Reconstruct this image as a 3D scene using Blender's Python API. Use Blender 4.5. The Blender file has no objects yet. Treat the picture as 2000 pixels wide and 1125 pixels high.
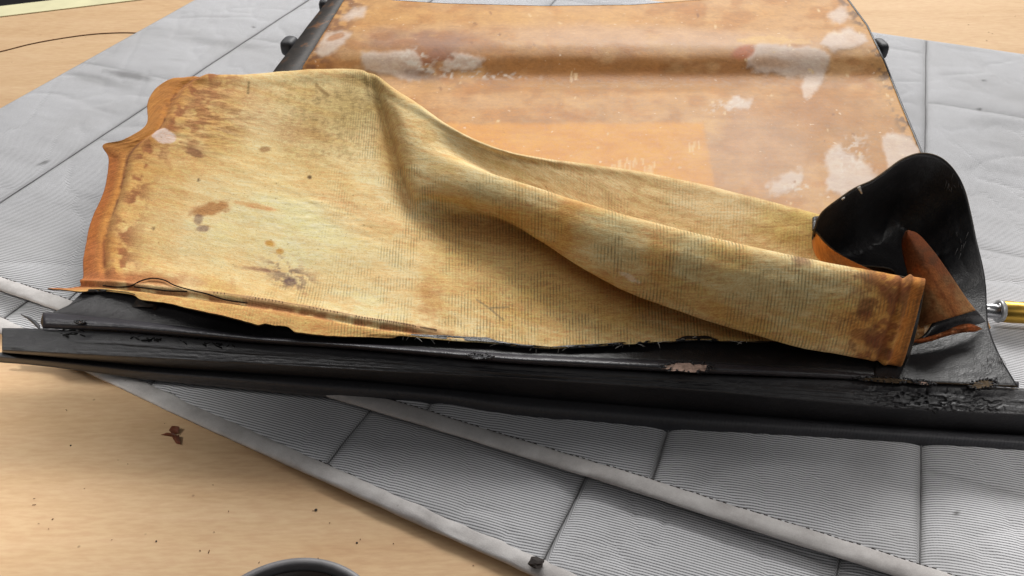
import bpy, bmesh, math, random
import numpy as np
from mathutils import Vector
random.seed(4)
rng = np.random.default_rng(7)
SC = bpy.context.scene
COL = SC.collection

# ------------------------------------------------------------------ camera
FPX, PITCH, CAMH = 1570.0, math.radians(41.0), 0.69
cam = bpy.data.cameras.new("camera")
cam.sensor_width = 36.0
cam.lens = 36.0 * FPX / 2000.0
cam.clip_start, cam.clip_end = 0.01, 60.0
cam_o = bpy.data.objects.new("camera", cam)
cam_o.location = (0, 0, CAMH)
cam_o.rotation_euler = (math.pi / 2 - PITCH, 0, 0)
cam.dof.use_dof = True
cam.dof.focus_distance = 0.93
cam.dof.aperture_fstop = 16.0
COL.objects.link(cam_o)
SC.camera = cam_o

# ------------------------------------------------------------------ light
world = bpy.data.worlds.new("World")
SC.world = world
world.use_nodes = True
bg = world.node_tree.nodes["Background"]
bg.inputs[0].default_value = (0.95, 0.97, 1.0, 1)
bg.inputs[1].default_value = 0.075


def area(name, loc, target, sx, sy, power, col):
    l = bpy.data.lights.new(name, 'AREA')
    l.shape = 'RECTANGLE'
    l.size, l.size_y, l.energy, l.color = sx, sy, power, col
    o = bpy.data.objects.new(name, l)
    o.location = loc
    o.rotation_euler = (Vector(target) - Vector(loc)).to_track_quat('-Z', 'Y').to_euler()
    COL.objects.link(o)
    return o


area("window_light", (1.5, 5.1, 3.45), (0.0, 0.75, 0.0), 4.0, 1.8, 375, (1.0, 0.985, 0.96))
area("overhead_area", (-1.0, 3.1, 2.75), (0.0, 0.7, 0), 4.2, 0.5, 52, (1.0, 0.98, 0.95))



def spot(name, loc, target, power, cone, col):
    l = bpy.data.lights.new(name, 'SPOT')
    l.energy, l.color, l.spot_size, l.spot_blend, l.shadow_soft_size = power, col, math.radians(cone), 1.0, 0.12
    o = bpy.data.objects.new(name, l)
    o.location = loc
    o.rotation_euler = (Vector(target) - Vector(loc)).to_track_quat('-Z', 'Y').to_euler()
    COL.objects.link(o)


area("overhead_area", (0.2, -0.9, 2.5), (0, 0.8, 0), 2.0, 0.6, 5, (1.0, 0.97, 0.93))  # unseen front fill, added to lift the near side of the roll
# two unseen spots, added to brighten the near corners of the bench
spot("corner_fill", (1.5, 0.1, 1.9), (0.90, 0.36, 0), 105, 37, (1.0, 0.97, 0.93))
spot("corner_fill", (-1.3, 0.0, 1.8), (-0.69, 0.50, 0), 125, 22, (1.0, 0.985, 0.94))

SC.view_settings.view_transform = 'Standard'
SC.view_settings.look = 'None'
SC.view_settings.gamma = 1.0
SC.cycles.use_denoising = True
SC.view_settings.exposure = 0.0

# ------------------------------------------------------------------ helpers


def un(x, y, z):
    """photo measurements (2000 px wide) and a height above the bench -> place in the room"""
    x = np.asarray(x, float); y = np.asarray(y, float); z = np.asarray(z, float)
    u = (x - 1000.0) / FPX
    v = -(y - 562.5) / FPX
    c, s = math.cos(PITCH), math.sin(PITCH)
    dx, dy, dz = u, c + v * s, -s + v * c
    t = (z - CAMH) / dz
    return np.stack([dx * t, dy * t, z + 0 * t], -1)


def proj(P):
    P = np.asarray(P, float)
    c, s = math.cos(PITCH), math.sin(PITCH)
    d = P - np.array([0, 0, CAMH])
    dep = d[..., 1] * c - d[..., 2] * s
    up = d[..., 1] * s + d[..., 2] * c
    return 1000 + FPX * d[..., 0] / dep, 562.5 - FPX * up / dep


def vnoise(x, y, seed=0):
    x = np.asarray(x, float); y = np.asarray(y, float)
    xi = np.floor(x).astype(np.int64); yi = np.floor(y).astype(np.int64)
    fx = x - xi; fy = y - yi
    fx = fx * fx * (3 - 2 * fx); fy = fy * fy * (3 - 2 * fy)

    def h(a, b):
        n = (a * 374761393 + b * 668265263 + seed * 974711 + 1013904223) & 0xffffffff
        n = ((n ^ (n >> 13)) * 1274126177) & 0xffffffff
        n = ((n ^ (n >> 16)) * 2246822519) & 0xffffffff
        return ((n ^ (n >> 15)) & 0xffff) / 65535.0
    return (h(xi, yi) * (1 - fx) + h(xi + 1, yi) * fx) * (1 - fy) + (h(xi, yi + 1) * (1 - fx) + h(xi + 1, yi + 1) * fx) * fy


def fbm(x, y, seed=0, oc=4, gain=0.5):
    a, t, tot = 1.0, 0, 0
    for i in range(oc):
        t = t + a * vnoise(x * 2 ** i + 17.3 * i, y * 2 ** i - 9.1 * i, seed + i)
        tot += a
        a *= gain
    return t / tot


def sstep(a, b, x):
    t = np.clip((x - a) / (b - a), 0, 1)
    return t * t * (3 - 2 * t)


def lin(c):
    c = np.asarray(c, float) / 255.0
    return np.where(c <= 0.04045, c / 12.92, ((c + 0.055) / 1.055) ** 2.4)


def rgb(*c):
    return tuple(float(v) for v in lin(c)) + (1.0,)


def cr(P, n):
    """Catmull-Rom through the rows of P (K,...) -> (n,...)"""
    P = np.asarray(P, float)
    K = len(P)
    t = np.linspace(0, K - 1, n)
    i = np.clip(np.floor(t).astype(int), 0, K - 2)
    f = (t - i).reshape((-1,) + (1,) * (P.ndim - 1))
    a = P[np.clip(i - 1, 0, K - 1)]; b = P[i]; c = P[i + 1]; d = P[np.clip(i + 2, 0, K - 1)]
    a = np.where((i == 0).reshape(f.shape), 2 * b - c, a)
    d = np.where((i == K - 2).reshape(f.shape), 2 * c - b, d)
    return 0.5 * (2 * b + (c - a) * f + (2 * a - 5 * b + 4 * c - d) * f ** 2 + (3 * b - a - 3 * c + d) * f ** 3)


def mesh_obj(name, verts, faces, mats, parent=None, smooth=True):
    me = bpy.data.meshes.new(name)
    me.from_pydata([tuple(map(float, v)) for v in verts], [], [tuple(map(int, f)) for f in faces])
    for m in (mats if isinstance(mats, (list, tuple)) else [mats]):
        me.materials.append(m)
    if smooth:
        me.polygons.foreach_set("use_smooth", [True] * len(me.polygons))
    me.update()
    o = bpy.data.objects.new(name, me)
    COL.objects.link(o)
    if parent is not None:
        o.parent = parent
        o.matrix_parent_inverse = parent.matrix_world.inverted()
        if parent.type == 'EMPTY':
            o.matrix_parent_inverse.translation = -Vector(parent.location)
    return o


def grid_faces(nu, nv, flip=False):
    i, j = np.meshgrid(np.arange(nu - 1), np.arange(nv - 1), indexing='ij')
    a = (i * nv + j).ravel()
    f = np.stack([a, a + nv, a + nv + 1, a + 1], -1)
    return f[:, ::-1] if flip else f


def grid_obj(name, P, mats, parent=None, uv=None, paint=None, flip=False, extra=None):
    nu, nv = P.shape[:2]
    f = grid_faces(nu, nv, flip)
    o = mesh_obj(name, P.reshape(-1, 3), f, mats, parent)
    me = o.data
    if uv is not None:
        ul = me.uv_layers.new(name="UVMap")
        li = np.empty(len(me.loops), np.int32)
        me.loops.foreach_get("vertex_index", li)
        ul.data.foreach_set("uv", uv.reshape(-1, 2)[li].astype(np.float32).ravel())
    if paint is not None:
        a = me.color_attributes.new("paint", 'FLOAT_COLOR', 'POINT')
        c = np.ones((nu * nv, 4), np.float32)
        c[:, :3] = paint.reshape(-1, 3)
        a.data.foreach_set("color", c.ravel())
    for k, val in (extra or {}).items():
        a = me.attributes.new(k, 'FLOAT', 'POINT')
        a.data.foreach_set("value", val.astype(np.float32).ravel())
    return o


def solidify(o, t, off=-1, mo=0, mr=0):
    m = o.modifiers.new("thickness", 'SOLIDIFY')
    m.thickness, m.offset = t, off
    m.material_offset, m.material_offset_rim = mo, mr
    return o


def tube_geo(pts, r, sides=8, close=True, taper=None):
    pts = np.asarray(pts, float)
    n = len(pts)
    V, F = [], []
    ref = np.array([0, 0, 1.0])
    for i in range(n):
        t = pts[min(i + 1, n - 1)] - pts[max(i - 1, 0)]
        t /= np.linalg.norm(t) + 1e-12
        s = np.cross(t, ref)
        if np.linalg.norm(s) < 1e-3:
            s = np.cross(t, [1, 0, 0])
        s /= np.linalg.norm(s)
        w = np.cross(s, t)
        rr = r * (taper[i] if taper is not None else 1)
        for k in range(sides):
            a = 2 * math.pi * k / sides
            V.append(pts[i] + rr * (math.cos(a) * s + math.sin(a) * w))
    for i in range(n - 1):
        for k in range(sides):
            F.append((i * sides + k, i * sides + (k + 1) % sides, (i + 1) * sides + (k + 1) % sides, (i + 1) * sides + k))
    if close:
        F.append(tuple(range(sides))[::-1])
        F.append(tuple((n - 1) * sides + k for k in range(sides)))
    return V, F


def tube(name, pts, r, mat, parent=None, sides=8, taper=None):
    V, F = tube_geo(pts, r, sides, True, taper)
    return mesh_obj(name, V, F, mat, parent)


def merge(parts):
    V, F = [], []
    for v, f in parts:
        b = len(V)
        V += list(v)
        F += [tuple(i + b for i in q) for q in f]
    return V, F


def lathe(name, prof, origin, axis, mat, parent=None, n=40):
    """prof: list of (distance along the axis, radius)"""
    ax = np.array(axis, float); ax /= np.linalg.norm(ax)
    s = np.cross(ax, [0, 0, 1.0])
    if np.linalg.norm(s) < 1e-3:
        s = np.array([1.0, 0, 0])
    s /= np.linalg.norm(s)
    w = np.cross(s, ax)
    V, F = [], []
    for d, r in prof:
        for k in range(n):
            a = 2 * math.pi * k / n
            V.append(np.array(origin) + ax * d + r * (math.cos(a) * s + math.sin(a) * w))
    for i in range(len(prof) - 1):
        for k in range(n):
            F.append((i * n + k, i * n + (k + 1) % n, (i + 1) * n + (k + 1) % n, (i + 1) * n + k))
    F.append(tuple(range(n)))
    F.append(tuple((len(prof) - 1) * n + k for k in range(n))[::-1])
    o = mesh_obj(name, V, F, mat, parent)
    bm = bmesh.new(); bm.from_mesh(o.data)
    bmesh.ops.recalc_face_normals(bm, faces=bm.faces)
    bm.to_mesh(o.data); bm.free()
    return o


def tag(o, label=None, cat=None, group=None, kind=None):
    for k, v in (("label", label), ("category", cat), ("group", group), ("kind", kind)):
        if v:
            o[k] = v
    return o


def thing(name, loc, label, cat, group=None):
    o = bpy.data.objects.new(name, None)
    o.location = tuple(map(float, loc))
    o.empty_display_size = 0.05
    COL.objects.link(o)
    return tag(o, label, cat, group)


# ------------------------------------------------------------------ materials
class NT:
    def __init__(self, name):
        self.m = bpy.data.materials.new(name)
        self.m.use_nodes = True
        self.t = self.m.node_tree
        self.b = self.t.nodes["Principled BSDF"]

    def n(self, typ, **kw):
        nd = self.t.nodes.new(typ)
        for k, v in kw.items():
            if k.startswith('i_'):
                key = k[2:]
                key = int(key) if key.isdigit() else key.replace('_', ' ')
                nd.inputs[key].default_value = v
            else:
                setattr(nd, k, v)
        return nd

    def l(self, a, b):
        self.t.links.new(a, b)

    def val(self, x, sock):
        if hasattr(x, 'is_output'):
            self.l(x, sock)
        else:
            sock.default_value = x

    def math(self, op, a, b=0.0, c=None, clamp=False):
        nd = self.n('ShaderNodeMath', operation=op, use_clamp=clamp)
        self.val(a, nd.inputs[0]); self.val(b, nd.inputs[1])
        if c is not None:
            self.val(c, nd.inputs[2])
        return nd.outputs[0]

    def mix(self, fac, a, b, blend='MIX'):
        nd = self.n('ShaderNodeMix', data_type='RGBA', blend_type=blend)
        self.val(fac, nd.inputs[0]); self.val(a, nd.inputs[6]); self.val(b, nd.inputs[7])
        return nd.outputs[2]

    def ramp(self, f, stops):
        nd = self.n('ShaderNodeValToRGB')
        self.l(f, nd.inputs[0])
        el = nd.color_ramp.elements
        while len(el) < len(stops):
            el.new(0.5)
        for e, (p, c) in zip(el, stops):
            e.position = p
            e.color = c if len(c) == 4 else tuple(c) + (1,)
        return nd.outputs[0]

    def noise(self, vec, scale, detail=4, rough=0.55, dist=0.0):
        nd = self.n('ShaderNodeTexNoise')
        nd.inputs['Scale'].default_value = scale
        nd.inputs['Detail'].default_value = detail
        nd.inputs['Roughness'].default_value = rough
        nd.inputs['Distortion'].default_value = dist
        if vec is not None:
            self.l(vec, nd.inputs['Vector'])
        return nd.outputs[0]

    def coord(self, which='Object', scale=(1, 1, 1), rot=(0, 0, 0)):
        tc = self.n('ShaderNodeTexCoord')
        mp = self.n('ShaderNodeMapping')
        mp.inputs['Scale'].default_value = scale
        mp.inputs['Rotation'].default_value = rot
        self.l(tc.outputs[which], mp.inputs[0])
        return mp.outputs[0]

    def bump(self, h, strength, dist, normal=None):
        nd = self.n('ShaderNodeBump')
        nd.inputs['Strength'].default_value = strength
        nd.inputs['Distance'].default_value = dist
        self.l(h, nd.inputs['Height'])
        if normal is not None:
            self.l(normal, nd.inputs['Normal'])
        self.l(nd.outputs[0], self.b.inputs['Normal'])
        return nd.outputs[0]

    def out(self, col=None, rough=None, metal=None, spec=None):
        if col is not None:
            self.val(col, self.b.inputs['Base Color'])
        if rough is not None:
            self.val(rough, self.b.inputs['Roughness'])
        if metal is not None:
            self.b.inputs['Metallic'].default_value = metal
        if spec is not None:
            self.b.inputs['Specular IOR Level'].default_value = spec
        return self.m


G = lambda v: (v, v, v, 1)


def mat_bench():
    k = NT("bench_wood")
    v = k.coord('Object', (1.2, 7.0, 1.0), (0, 0, math.radians(-16)))
    warp = k.noise(k.coord('Object', (1.5, 3, 1)), 1.6, 3, 0.5)
    g = k.noise(v, 2.2, 7, 0.62, 1.1)
    c = k.ramp(g, [(0.25, rgb(190, 150, 110)), (0.42, rgb(204, 170, 130)), (0.58, rgb(210, 177, 138)), (0.75, rgb(217, 186, 148))])
    c = k.mix(k.math('MULTIPLY', warp, 0.40), c, rgb(219, 183, 148))
    fine = k.noise(k.coord('Object', (30, 160, 1), (0, 0, math.radians(-16))), 1.5, 4, 0.6)
    c = k.mix(0.11, c, k.ramp(fine, [(0.36, G(0.15)), (0.62, G(0.86))]), 'OVERLAY')
    sm = k.ramp(k.noise(k.coord('Object'), 9, 5, 0.65), [(0.52, G(0)), (0.75, G(0.35))])
    c = k.mix(sm, c, rgb(188, 150, 112))
    dots = k.n('ShaderNodeTexVoronoi', feature='F1')
    dots.inputs['Scale'].default_value = 26
    k.l(k.coord('Object'), dots.inputs['Vector'])
    dm = k.ramp(dots.outputs['Distance'], [(0.0, G(0.75)), (0.05, G(0.0))])
    c = k.mix(dm, c, rgb(120, 85, 60))
    k.bump(g, 0.06, 0.004)
    return k.out(c, 0.6, spec=0.15)


def mat_plain(name, col, rough, metal=0.0, spec=0.5, var=0.12, scale=40, bump=0.15):
    k = NT(name)
    n = k.noise(k.coord('Object'), scale, 5, 0.6)
    dark = tuple(c * (1 - 2.2 * var) for c in col[:3]) + (1,)
    lite = tuple(min(1, c * (1 + 1.6 * var)) for c in col[:3]) + (1,)
    c = k.ramp(n, [(0.25, dark), (0.75, lite)])
    k.bump(n, bump, 0.002)
    r = k.math('ADD', k.math('MULTIPLY', n, 0.25), rough - 0.12)
    return k.out(c, r, metal, spec)


def mat_blanket(name, dirt):
    """woven stripes follow UV.y (metres)"""
    k = NT(name)
    tc = k.n('ShaderNodeTexCoord')
    sp = k.n('ShaderNodeSeparateXYZ')
    k.l(tc.outputs['UV'], sp.inputs[0])
    u, v = sp.outputs[0], sp.outputs[1]
    nz = k.noise(k.coord('UV', (38, 70, 1)), 1.0, 5, 0.6)
    vv = k.math('ADD', v, k.math('MULTIPLY', nz, 0.0006))
    s = k.math('SINE', k.math('MULTIPLY', vv, 2 * math.pi / 0.0028))
    su = k.math('SINE', k.math('MULTIPLY', u, 2 * math.pi / 0.0027))
    m = k.math('ADD', k.math('MULTIPLY', s, 0.5), 0.5)
    m = k.math('ADD', m, k.math('MULTIPLY', k.math('MULTIPLY', su, s), -0.10), clamp=True)
    m = k.math('ADD', m, k.math('MULTIPLY', k.noise(k.coord('UV', (220, 900, 1)), 1.0, 2), 0.30), clamp=True)
    c = k.ramp(m, [(0.12, rgb(98, 98, 101)), (0.5, rgb(178, 178, 181)), (0.9, rgb(218, 218, 221))])
    big = k.noise(k.coord('UV'), 5, 5, 0.6)
    dm = k.ramp(big, [(0.45, G(0)), (0.8, G(dirt))])
    c = k.mix(dm, c, rgb(150, 148, 146))
    st = k.noise(k.coord('UV', (9, 34, 1)), 1.0, 4, 0.55)
    c = k.mix(k.ramp(st, [(0.66, G(0)), (0.82, G(0.35))]), c, rgb(120, 119, 119))
    at = k.n('ShaderNodeAttribute', attribute_name='soil_and_shade')
    c = k.mix(at.outputs['Fac'], c, rgb(92, 91, 90))
    k.bump(m, 0.18, 0.0008)
    k.b.inputs['Sheen Weight'].default_value = 0.1
    return k.out(c, 0.9, spec=0.15)


def mat_binding():
    k = NT("binding_cloth")
    n = k.noise(k.coord('Object'), 24, 6, 0.65)
    c = k.ramp(n, [(0.25, rgb(164, 159, 157)), (0.55, rgb(197, 193, 191)), (0.8, rgb(214, 211, 209))])
    w = k.noise(k.coord('Object'), 900, 2)
    c = k.mix(0.12, c, k.ramp(w, [(0.3, G(0.2)), (0.7, G(0.8))]), 'OVERLAY')
    sp = k.ramp(k.noise(k.coord('Object'), 120, 3), [(0.70, G(0)), (0.78, G(0.45))])
    c = k.mix(sp, c, rgb(110, 98, 92))
    k.bump(k.math('ADD', n, k.math('MULTIPLY', w, 0.3)), 0.35, 0.002)
    return k.out(c, 0.9, spec=0.15)


def mat_fabric():
    """backing cloth: painted stains, ribs along UV.x (metres), fuzz"""
    k = NT("backing_fabric")
    at = k.n('ShaderNodeAttribute', attribute_name='paint').outputs['Color']
    rb = k.n('ShaderNodeAttribute', attribute_name='rib').outputs['Fac']
    tc = k.n('ShaderNodeTexCoord')
    sp = k.n('ShaderNodeSeparateXYZ')
    k.l(tc.outputs['UV'], sp.inputs[0])
    u, v = sp.outputs[0], sp.outputs[1]
    wob = k.noise(k.coord('UV', (16, 16, 1)), 1.0, 3)
    uu = k.math('ADD', u, k.math('MULTIPLY', wob, 0.0012))
    s = k.math('ADD', k.math('MULTIPLY', k.math('SINE', k.math('MULTIPLY', uu, 2 * math.pi / 0.0034)), 0.5), 0.5)
    sv = k.math('ADD', k.math('MULTIPLY', k.math('SINE', k.math('MULTIPLY', v, 2 * math.pi / 0.0021)), 0.5), 0.5)
    brk = k.noise(k.coord('UV', (90, 60, 1)), 1.0, 3, 0.6)
    gap = k.math('MULTIPLY', k.ramp(s, [(0.40, G(0)), (0.95, G(1))]), k.ramp(brk, [(0.36, G(0.15)), (0.58, G(1))]))
    ribm = k.math('MULTIPLY', gap, rb, clamp=True)
    fz = k.noise(k.coord('UV', (150, 260, 1)), 1.0, 5, 0.7, 0.6)
    c = k.mix(0.26, at, k.ramp(fz, [(0.34, G(0.12)), (0.64, G(0.86))]), 'OVERLAY')
    ff_ = k.noise(k.coord('UV', (520, 520, 1)), 1.0, 3, 0.6)
    c = k.mix(0.18, c, k.ramp(ff_, [(0.36, G(0.1)), (0.64, G(0.88))]), 'OVERLAY')
    vein = k.noise(k.coord('UV', (46, 110, 1)), 1.0, 6, 0.7, 2.2)
    c = k.mix(k.ramp(vein, [(0.485, G(0)), (0.5, G(0.5)), (0.515, G(0))]), c, rgb(150, 104, 56))
    st = k.noise(k.coord('UV', (14, 90, 1)), 1.0, 5, 0.62, 0.8)
    c = k.mix(0.22, c, k.ramp(st, [(0.3, G(0.2)), (0.7, G(0.82))]), 'OVERLAY')
    hs = k.noise(k.coord('UV', (38, 520, 1)), 1.0, 4, 0.6, 0.3)
    c = k.mix(0.20, c, k.ramp(hs, [(0.35, G(0.15)), (0.65, G(0.85))]), 'OVERLAY')
    spk = k.ramp(k.noise(k.coord('UV', (240, 240, 1)), 1.0, 2, 0.5), [(0.66, G(0)), (0.74, G(0.5))])
    c = k.mix(spk, c, rgb(150, 112, 62))
    c = k.mix(k.math('MULTIPLY', ribm, 0.75), c, rgb(88, 84, 62))
    h = k.math('ADD', k.math('MULTIPLY', k.math('SUBTRACT', 1.0, ribm), 0.8), k.math('MULTIPLY', sv, 0.10))
    h = k.math('ADD', h, k.math('MULTIPLY', fz, 0.9))
    k.bump(h, 0.40, 0.0011)
    k.b.inputs['Sheen Weight'].default_value = 0.08
    return k.out(c, 0.88, spec=0.12)


def mat_vinyl(name="black_vinyl", base=(18, 17, 19), rough=0.40, grain=700, scratch=0.9):
    k = NT(name)
    v = k.coord('Object')
    g = k.n('ShaderNodeTexVoronoi', feature='F1')
    g.inputs['Scale'].default_value = grain
    k.l(v, g.inputs['Vector'])
    n = k.noise(v, 16, 6, 0.65)
    n2 = k.noise(v, 120, 4, 0.6)
    c = k.ramp(n, [(0.3, rgb(*base)), (0.62, rgb(*[b + 9 for b in base])), (0.85, rgb(base[0] + 32, base[1] + 29, base[2] + 28))])
    dust = k.math('MULTIPLY', k.ramp(n2, [(0.60, G(0)), (0.74, G(1))]), k.ramp(n, [(0.50, G(0)), (0.7, G(scratch))]))
    c = k.mix(dust, c, rgb(92, 88, 86))
    w2 = k.noise(k.coord('Object'), 55, 5, 0.62, 0.8)
    h = k.math('ADD', k.math('MULTIPLY', g.outputs['Distance'], 0.5), k.math('ADD', k.math('MULTIPLY', n2, 0.9), k.math('MULTIPLY', w2, 2.6)))
    k.bump(h, 0.30, 0.0014)
    sm_ = k.ramp(k.noise(k.coord('Object', (6, 22, 10)), 1.0, 5, 0.6), [(0.46, G(0)), (0.76, G(0.42))])
    c = k.mix(sm_, c, rgb(74, 71, 72))
    r = k.math('ADD', k.math('MULTIPLY', n, 0.28), rough - 0.13)
    return k.out(c, r, spec=0.6)


def mat_board():
    k = NT("varnished_board")
    at = k.n('ShaderNodeAttribute', attribute_name='paint').outputs['Color']
    v = k.coord('Object')
    n = k.noise(v, 150, 5, 0.68)
    c = k.mix(0.22, at, k.ramp(n, [(0.3, G(0.2)), (0.7, G(0.82))]), 'OVERLAY')
    st = k.noise(k.coord('Object', (10, 60, 1)), 1.6, 6, 0.65, 0.6)
    c = k.mix(0.10, c, k.ramp(st, [(0.3, G(0.22)), (0.7, G(0.8))]), 'OVERLAY')
    cl = k.noise(v, 26, 6, 0.66, 0.4)
    c = k.mix(0.20, c, k.ramp(cl, [(0.32, G(0.2)), (0.68, G(0.82))]), 'OVERLAY')
    fl = k.ramp(k.noise(v, 95, 3, 0.5), [(0.69, G(0)), (0.745, G(0.6))])
    c = k.mix(fl, c, rgb(232, 208, 178))
    dk = k.ramp(k.noise(k.coord('Object', (1, 1, 1), (0.3, 0.2, 0.9)), 130, 3, 0.55), [(0.70, G(0)), (0.76, G(0.45))])
    c = k.mix(dk, c, rgb(140, 96, 62))
    k.bump(n, 0.22, 0.0015)
    r = k.math('ADD', k.math('MULTIPLY', n, 0.35), 0.34)
    return k.out(c, r, spec=0.22)


def mat_attr(name, rough, scale=120, amt=0.3, spec=0.25):
    k = NT(name)
    at = k.n('ShaderNodeAttribute', attribute_name='paint').outputs['Color']
    n = k.noise(k.coord('Object'), scale, 5, 0.65)
    c = k.mix(amt, at, k.ramp(n, [(0.3, G(0.15)), (0.7, G(0.85))]), 'OVERLAY')
    k.bump(n, 0.3, 0.0015)
    return k.out(c, rough, spec=spec)


M = dict(
    bench=mat_bench(),
    strip=mat_plain("edge_paint", rgb(226, 220, 178), 0.6, var=0.05, scale=15),
    floor=mat_plain("dark_floor", rgb(18, 17, 16), 0.7, var=0.2, scale=3, bump=0.05),
    blanket=mat_blanket("striped_blanket", 0.45),
    blanket_low=mat_blanket("striped_blanket_lower", 0.45),
    binding=mat_binding(),
    fabric=mat_fabric(),
    vinyl=mat_vinyl(),
    vinyl_matt=mat_vinyl("black_vinyl_matt", (34, 33, 36), 0.48, 900, 0.8),
    bead=mat_vinyl("black_vinyl_bead", (40, 38, 44), 0.36, 700, 0.6),
    lip=mat_vinyl("black_ribbed_vinyl", (58, 58, 62), 0.62, 900, 0.3),
    board=mat_board(),
    edge_fabric=mat_plain("frayed_edge", rgb(92, 78, 62), 0.9, spec=0.1, var=0.25, scale=300, bump=0.4),
    rubber=mat_plain("rubber", rgb(62, 62, 66), 0.55, var=0.2, scale=60),
    brass=mat_plain("brass", rgb(206, 164, 76), 0.34, metal=1.0, var=0.05, scale=30, bump=0.02),
    steel=mat_plain("steel", rgb(190, 190, 192), 0.24, metal=1.0, var=0.08, scale=60, bump=0.02),
    zinc=mat_plain("zinc_washer", rgb(186, 186, 186), 0.45, metal=0.5, var=0.08, scale=90, bump=0.05),
    crack=mat_plain("crack", rgb(11, 10, 10), 0.8, spec=0.2, var=0.2, scale=200),
    tab_edge=mat_plain("tab_edge", rgb(140, 118, 92), 0.9, spec=0.1, var=0.25, scale=300, bump=0.4),
    zinc_matt=mat_plain("pale_scuff", rgb(120, 118, 118), 0.9, spec=0.1, var=0.2, scale=200),
    seam=mat_plain("seam_thread", rgb(122, 121, 122), 0.9, spec=0.1, var=0.2, scale=300),
    thread=mat_plain("dark_thread", rgb(38, 27, 22), 0.8, spec=0.15, scale=300),
    brown_thread=mat_plain("brown_thread", rgb(104, 68, 44), 0.8, spec=0.15, scale=300),
    tin=mat_plain("dark_tin", rgb(128, 126, 128), 0.5, metal=0.1, var=0.12, scale=50, bump=0.05),
    glue=mat_plain("dried_glue", rgb(58, 40, 32), 0.4, var=0.3, scale=30, bump=0.3),
    flake=mat_plain("brown_flake", rgb(112, 58, 34), 0.6, var=0.3, scale=90, bump=0.3),
    crumb=mat_plain("dark_crumb", rgb(48, 40, 36), 0.8, var=0.2, scale=90),
    pale=mat_plain("pale_stitch", rgb(214, 208, 200), 0.9, spec=0.1, var=0.08, scale=200),
    foam=mat_plain("torn_lining", rgb(196, 166, 150), 0.9, spec=0.1, var=0.3, scale=140, bump=0.5),
)

# rusty rim on the panel
_k = NT("rusty_rim")
_n = _k.noise(_k.coord('Object'), 30, 7, 0.7)
_c = _k.ramp(_n, [(0.35, rgb(44, 40, 38)), (0.55, rgb(62, 56, 52)), (0.66, rgb(124, 84, 52)), (0.75, rgb(150, 108, 70))])
_k.bump(_n, 0.4, 0.003)
M['rim'] = _k.out(_c, 0.6, spec=0.3)
M['patch'] = mat_attr("brown_backing", 0.95, 420, 0.5, 0.08)


def blob(px, py, cx, cy, rx, ry, ang=0.0, soft=0.35, wob=0.5, sc=24.0, seed=0):
    a = math.radians(ang)
    dx, dy = px - cx, py - cy
    ex = (dx * math.cos(a) + dy * math.sin(a)) / rx
    ey = (-dx * math.sin(a) + dy * math.cos(a)) / ry
    d = np.sqrt(ex * ex + ey * ey) + wob * (fbm(px / sc, py / sc, seed, 4) - 0.5) * 2
    return 1 - sstep(1 - soft, 1 + soft, d)


def over(c, m, col, a=1.0):
    return c + (lin(col) - c) * (np.clip(m, 0, 1) * a)[..., None]


def polymask(px, py, poly, soft=6.0, wob=6.0, sc=14.0, seed=0):
    """soft inside-mask of a polygon with a ragged outline"""
    P = np.asarray(poly, float)
    inside = np.zeros(px.shape, bool)
    dist = np.full(px.shape, 1e9)
    wx = px + wob * (fbm(px / sc, py / sc, seed, 3) - 0.5) * 2
    wy = py + wob * (fbm(px / sc + 40, py / sc, seed + 5, 3) - 0.5) * 2
    for i in range(len(P)):
        x0, y0 = P[i]; x1, y1 = P[(i + 1) % len(P)]
        cond = ((y0 > wy) != (y1 > wy)) & (wx < (x1 - x0) * (wy - y0) / ((y1 - y0) if y1 != y0 else 1e-9) + x0)
        inside ^= cond
        t = np.clip(((wx - x0) * (x1 - x0) + (wy - y0) * (y1 - y0)) / ((x1 - x0) ** 2 + (y1 - y0) ** 2 + 1e-9), 0, 1)
        dist = np.minimum(dist, np.hypot(wx - x0 - t * (x1 - x0), wy - y0 - t * (y1 - y0)))
    sd = np.where(inside, dist, -dist)
    return sstep(-soft / 2, soft / 2, sd)


def linemask(px, py, pts, w):
    m = np.zeros(px.shape)
    for (x0, y0), (x1, y1) in zip(pts[:-1], pts[1:]):
        t = np.clip(((px - x0) * (x1 - x0) + (py - y0) * (y1 - y0)) / ((x1 - x0) ** 2 + (y1 - y0) ** 2 + 1e-9), 0, 1)
        d = np.hypot(px - x0 - t * (x1 - x0), py - y0 - t * (y1 - y0))
        m = np.maximum(m, 1 - sstep(w * 0.4, w, d))
    return m


# ------------------------------------------------------------------ floor and workbench
mesh_obj("floor", [(-9, -4, -0.82), (9, -4, -0.82), (9, 14, -0.82), (-9, 14, -0.82)], [(0, 1, 2, 3)], M['floor'])
bpy.data.objects["floor"]["kind"] = "structure"

A, B = un(0, 34, 0), un(280, 0, 0)
ed = (B - A) / np.linalg.norm(B - A)
en = np.array([-ed[1], ed[0], 0])
bench = thing("workbench", (0, 0.8, -0.82), "pale wooden workbench top under the blankets, with a cream edge strip", "workbench")


def slab(name, a, b, c, d, z1, z0, mat, parent):
    V = [(*p[:2], z) for z in (z0, z1) for p in (a, b, c, d)]
    F = [(4, 5, 6, 7), (3, 2, 1, 0)] + [(i, (i + 1) % 4, 4 + (i + 1) % 4, 4 + i) for i in range(4)]
    return mesh_obj(name, V, F, mat, parent, smooth=False)


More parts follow.
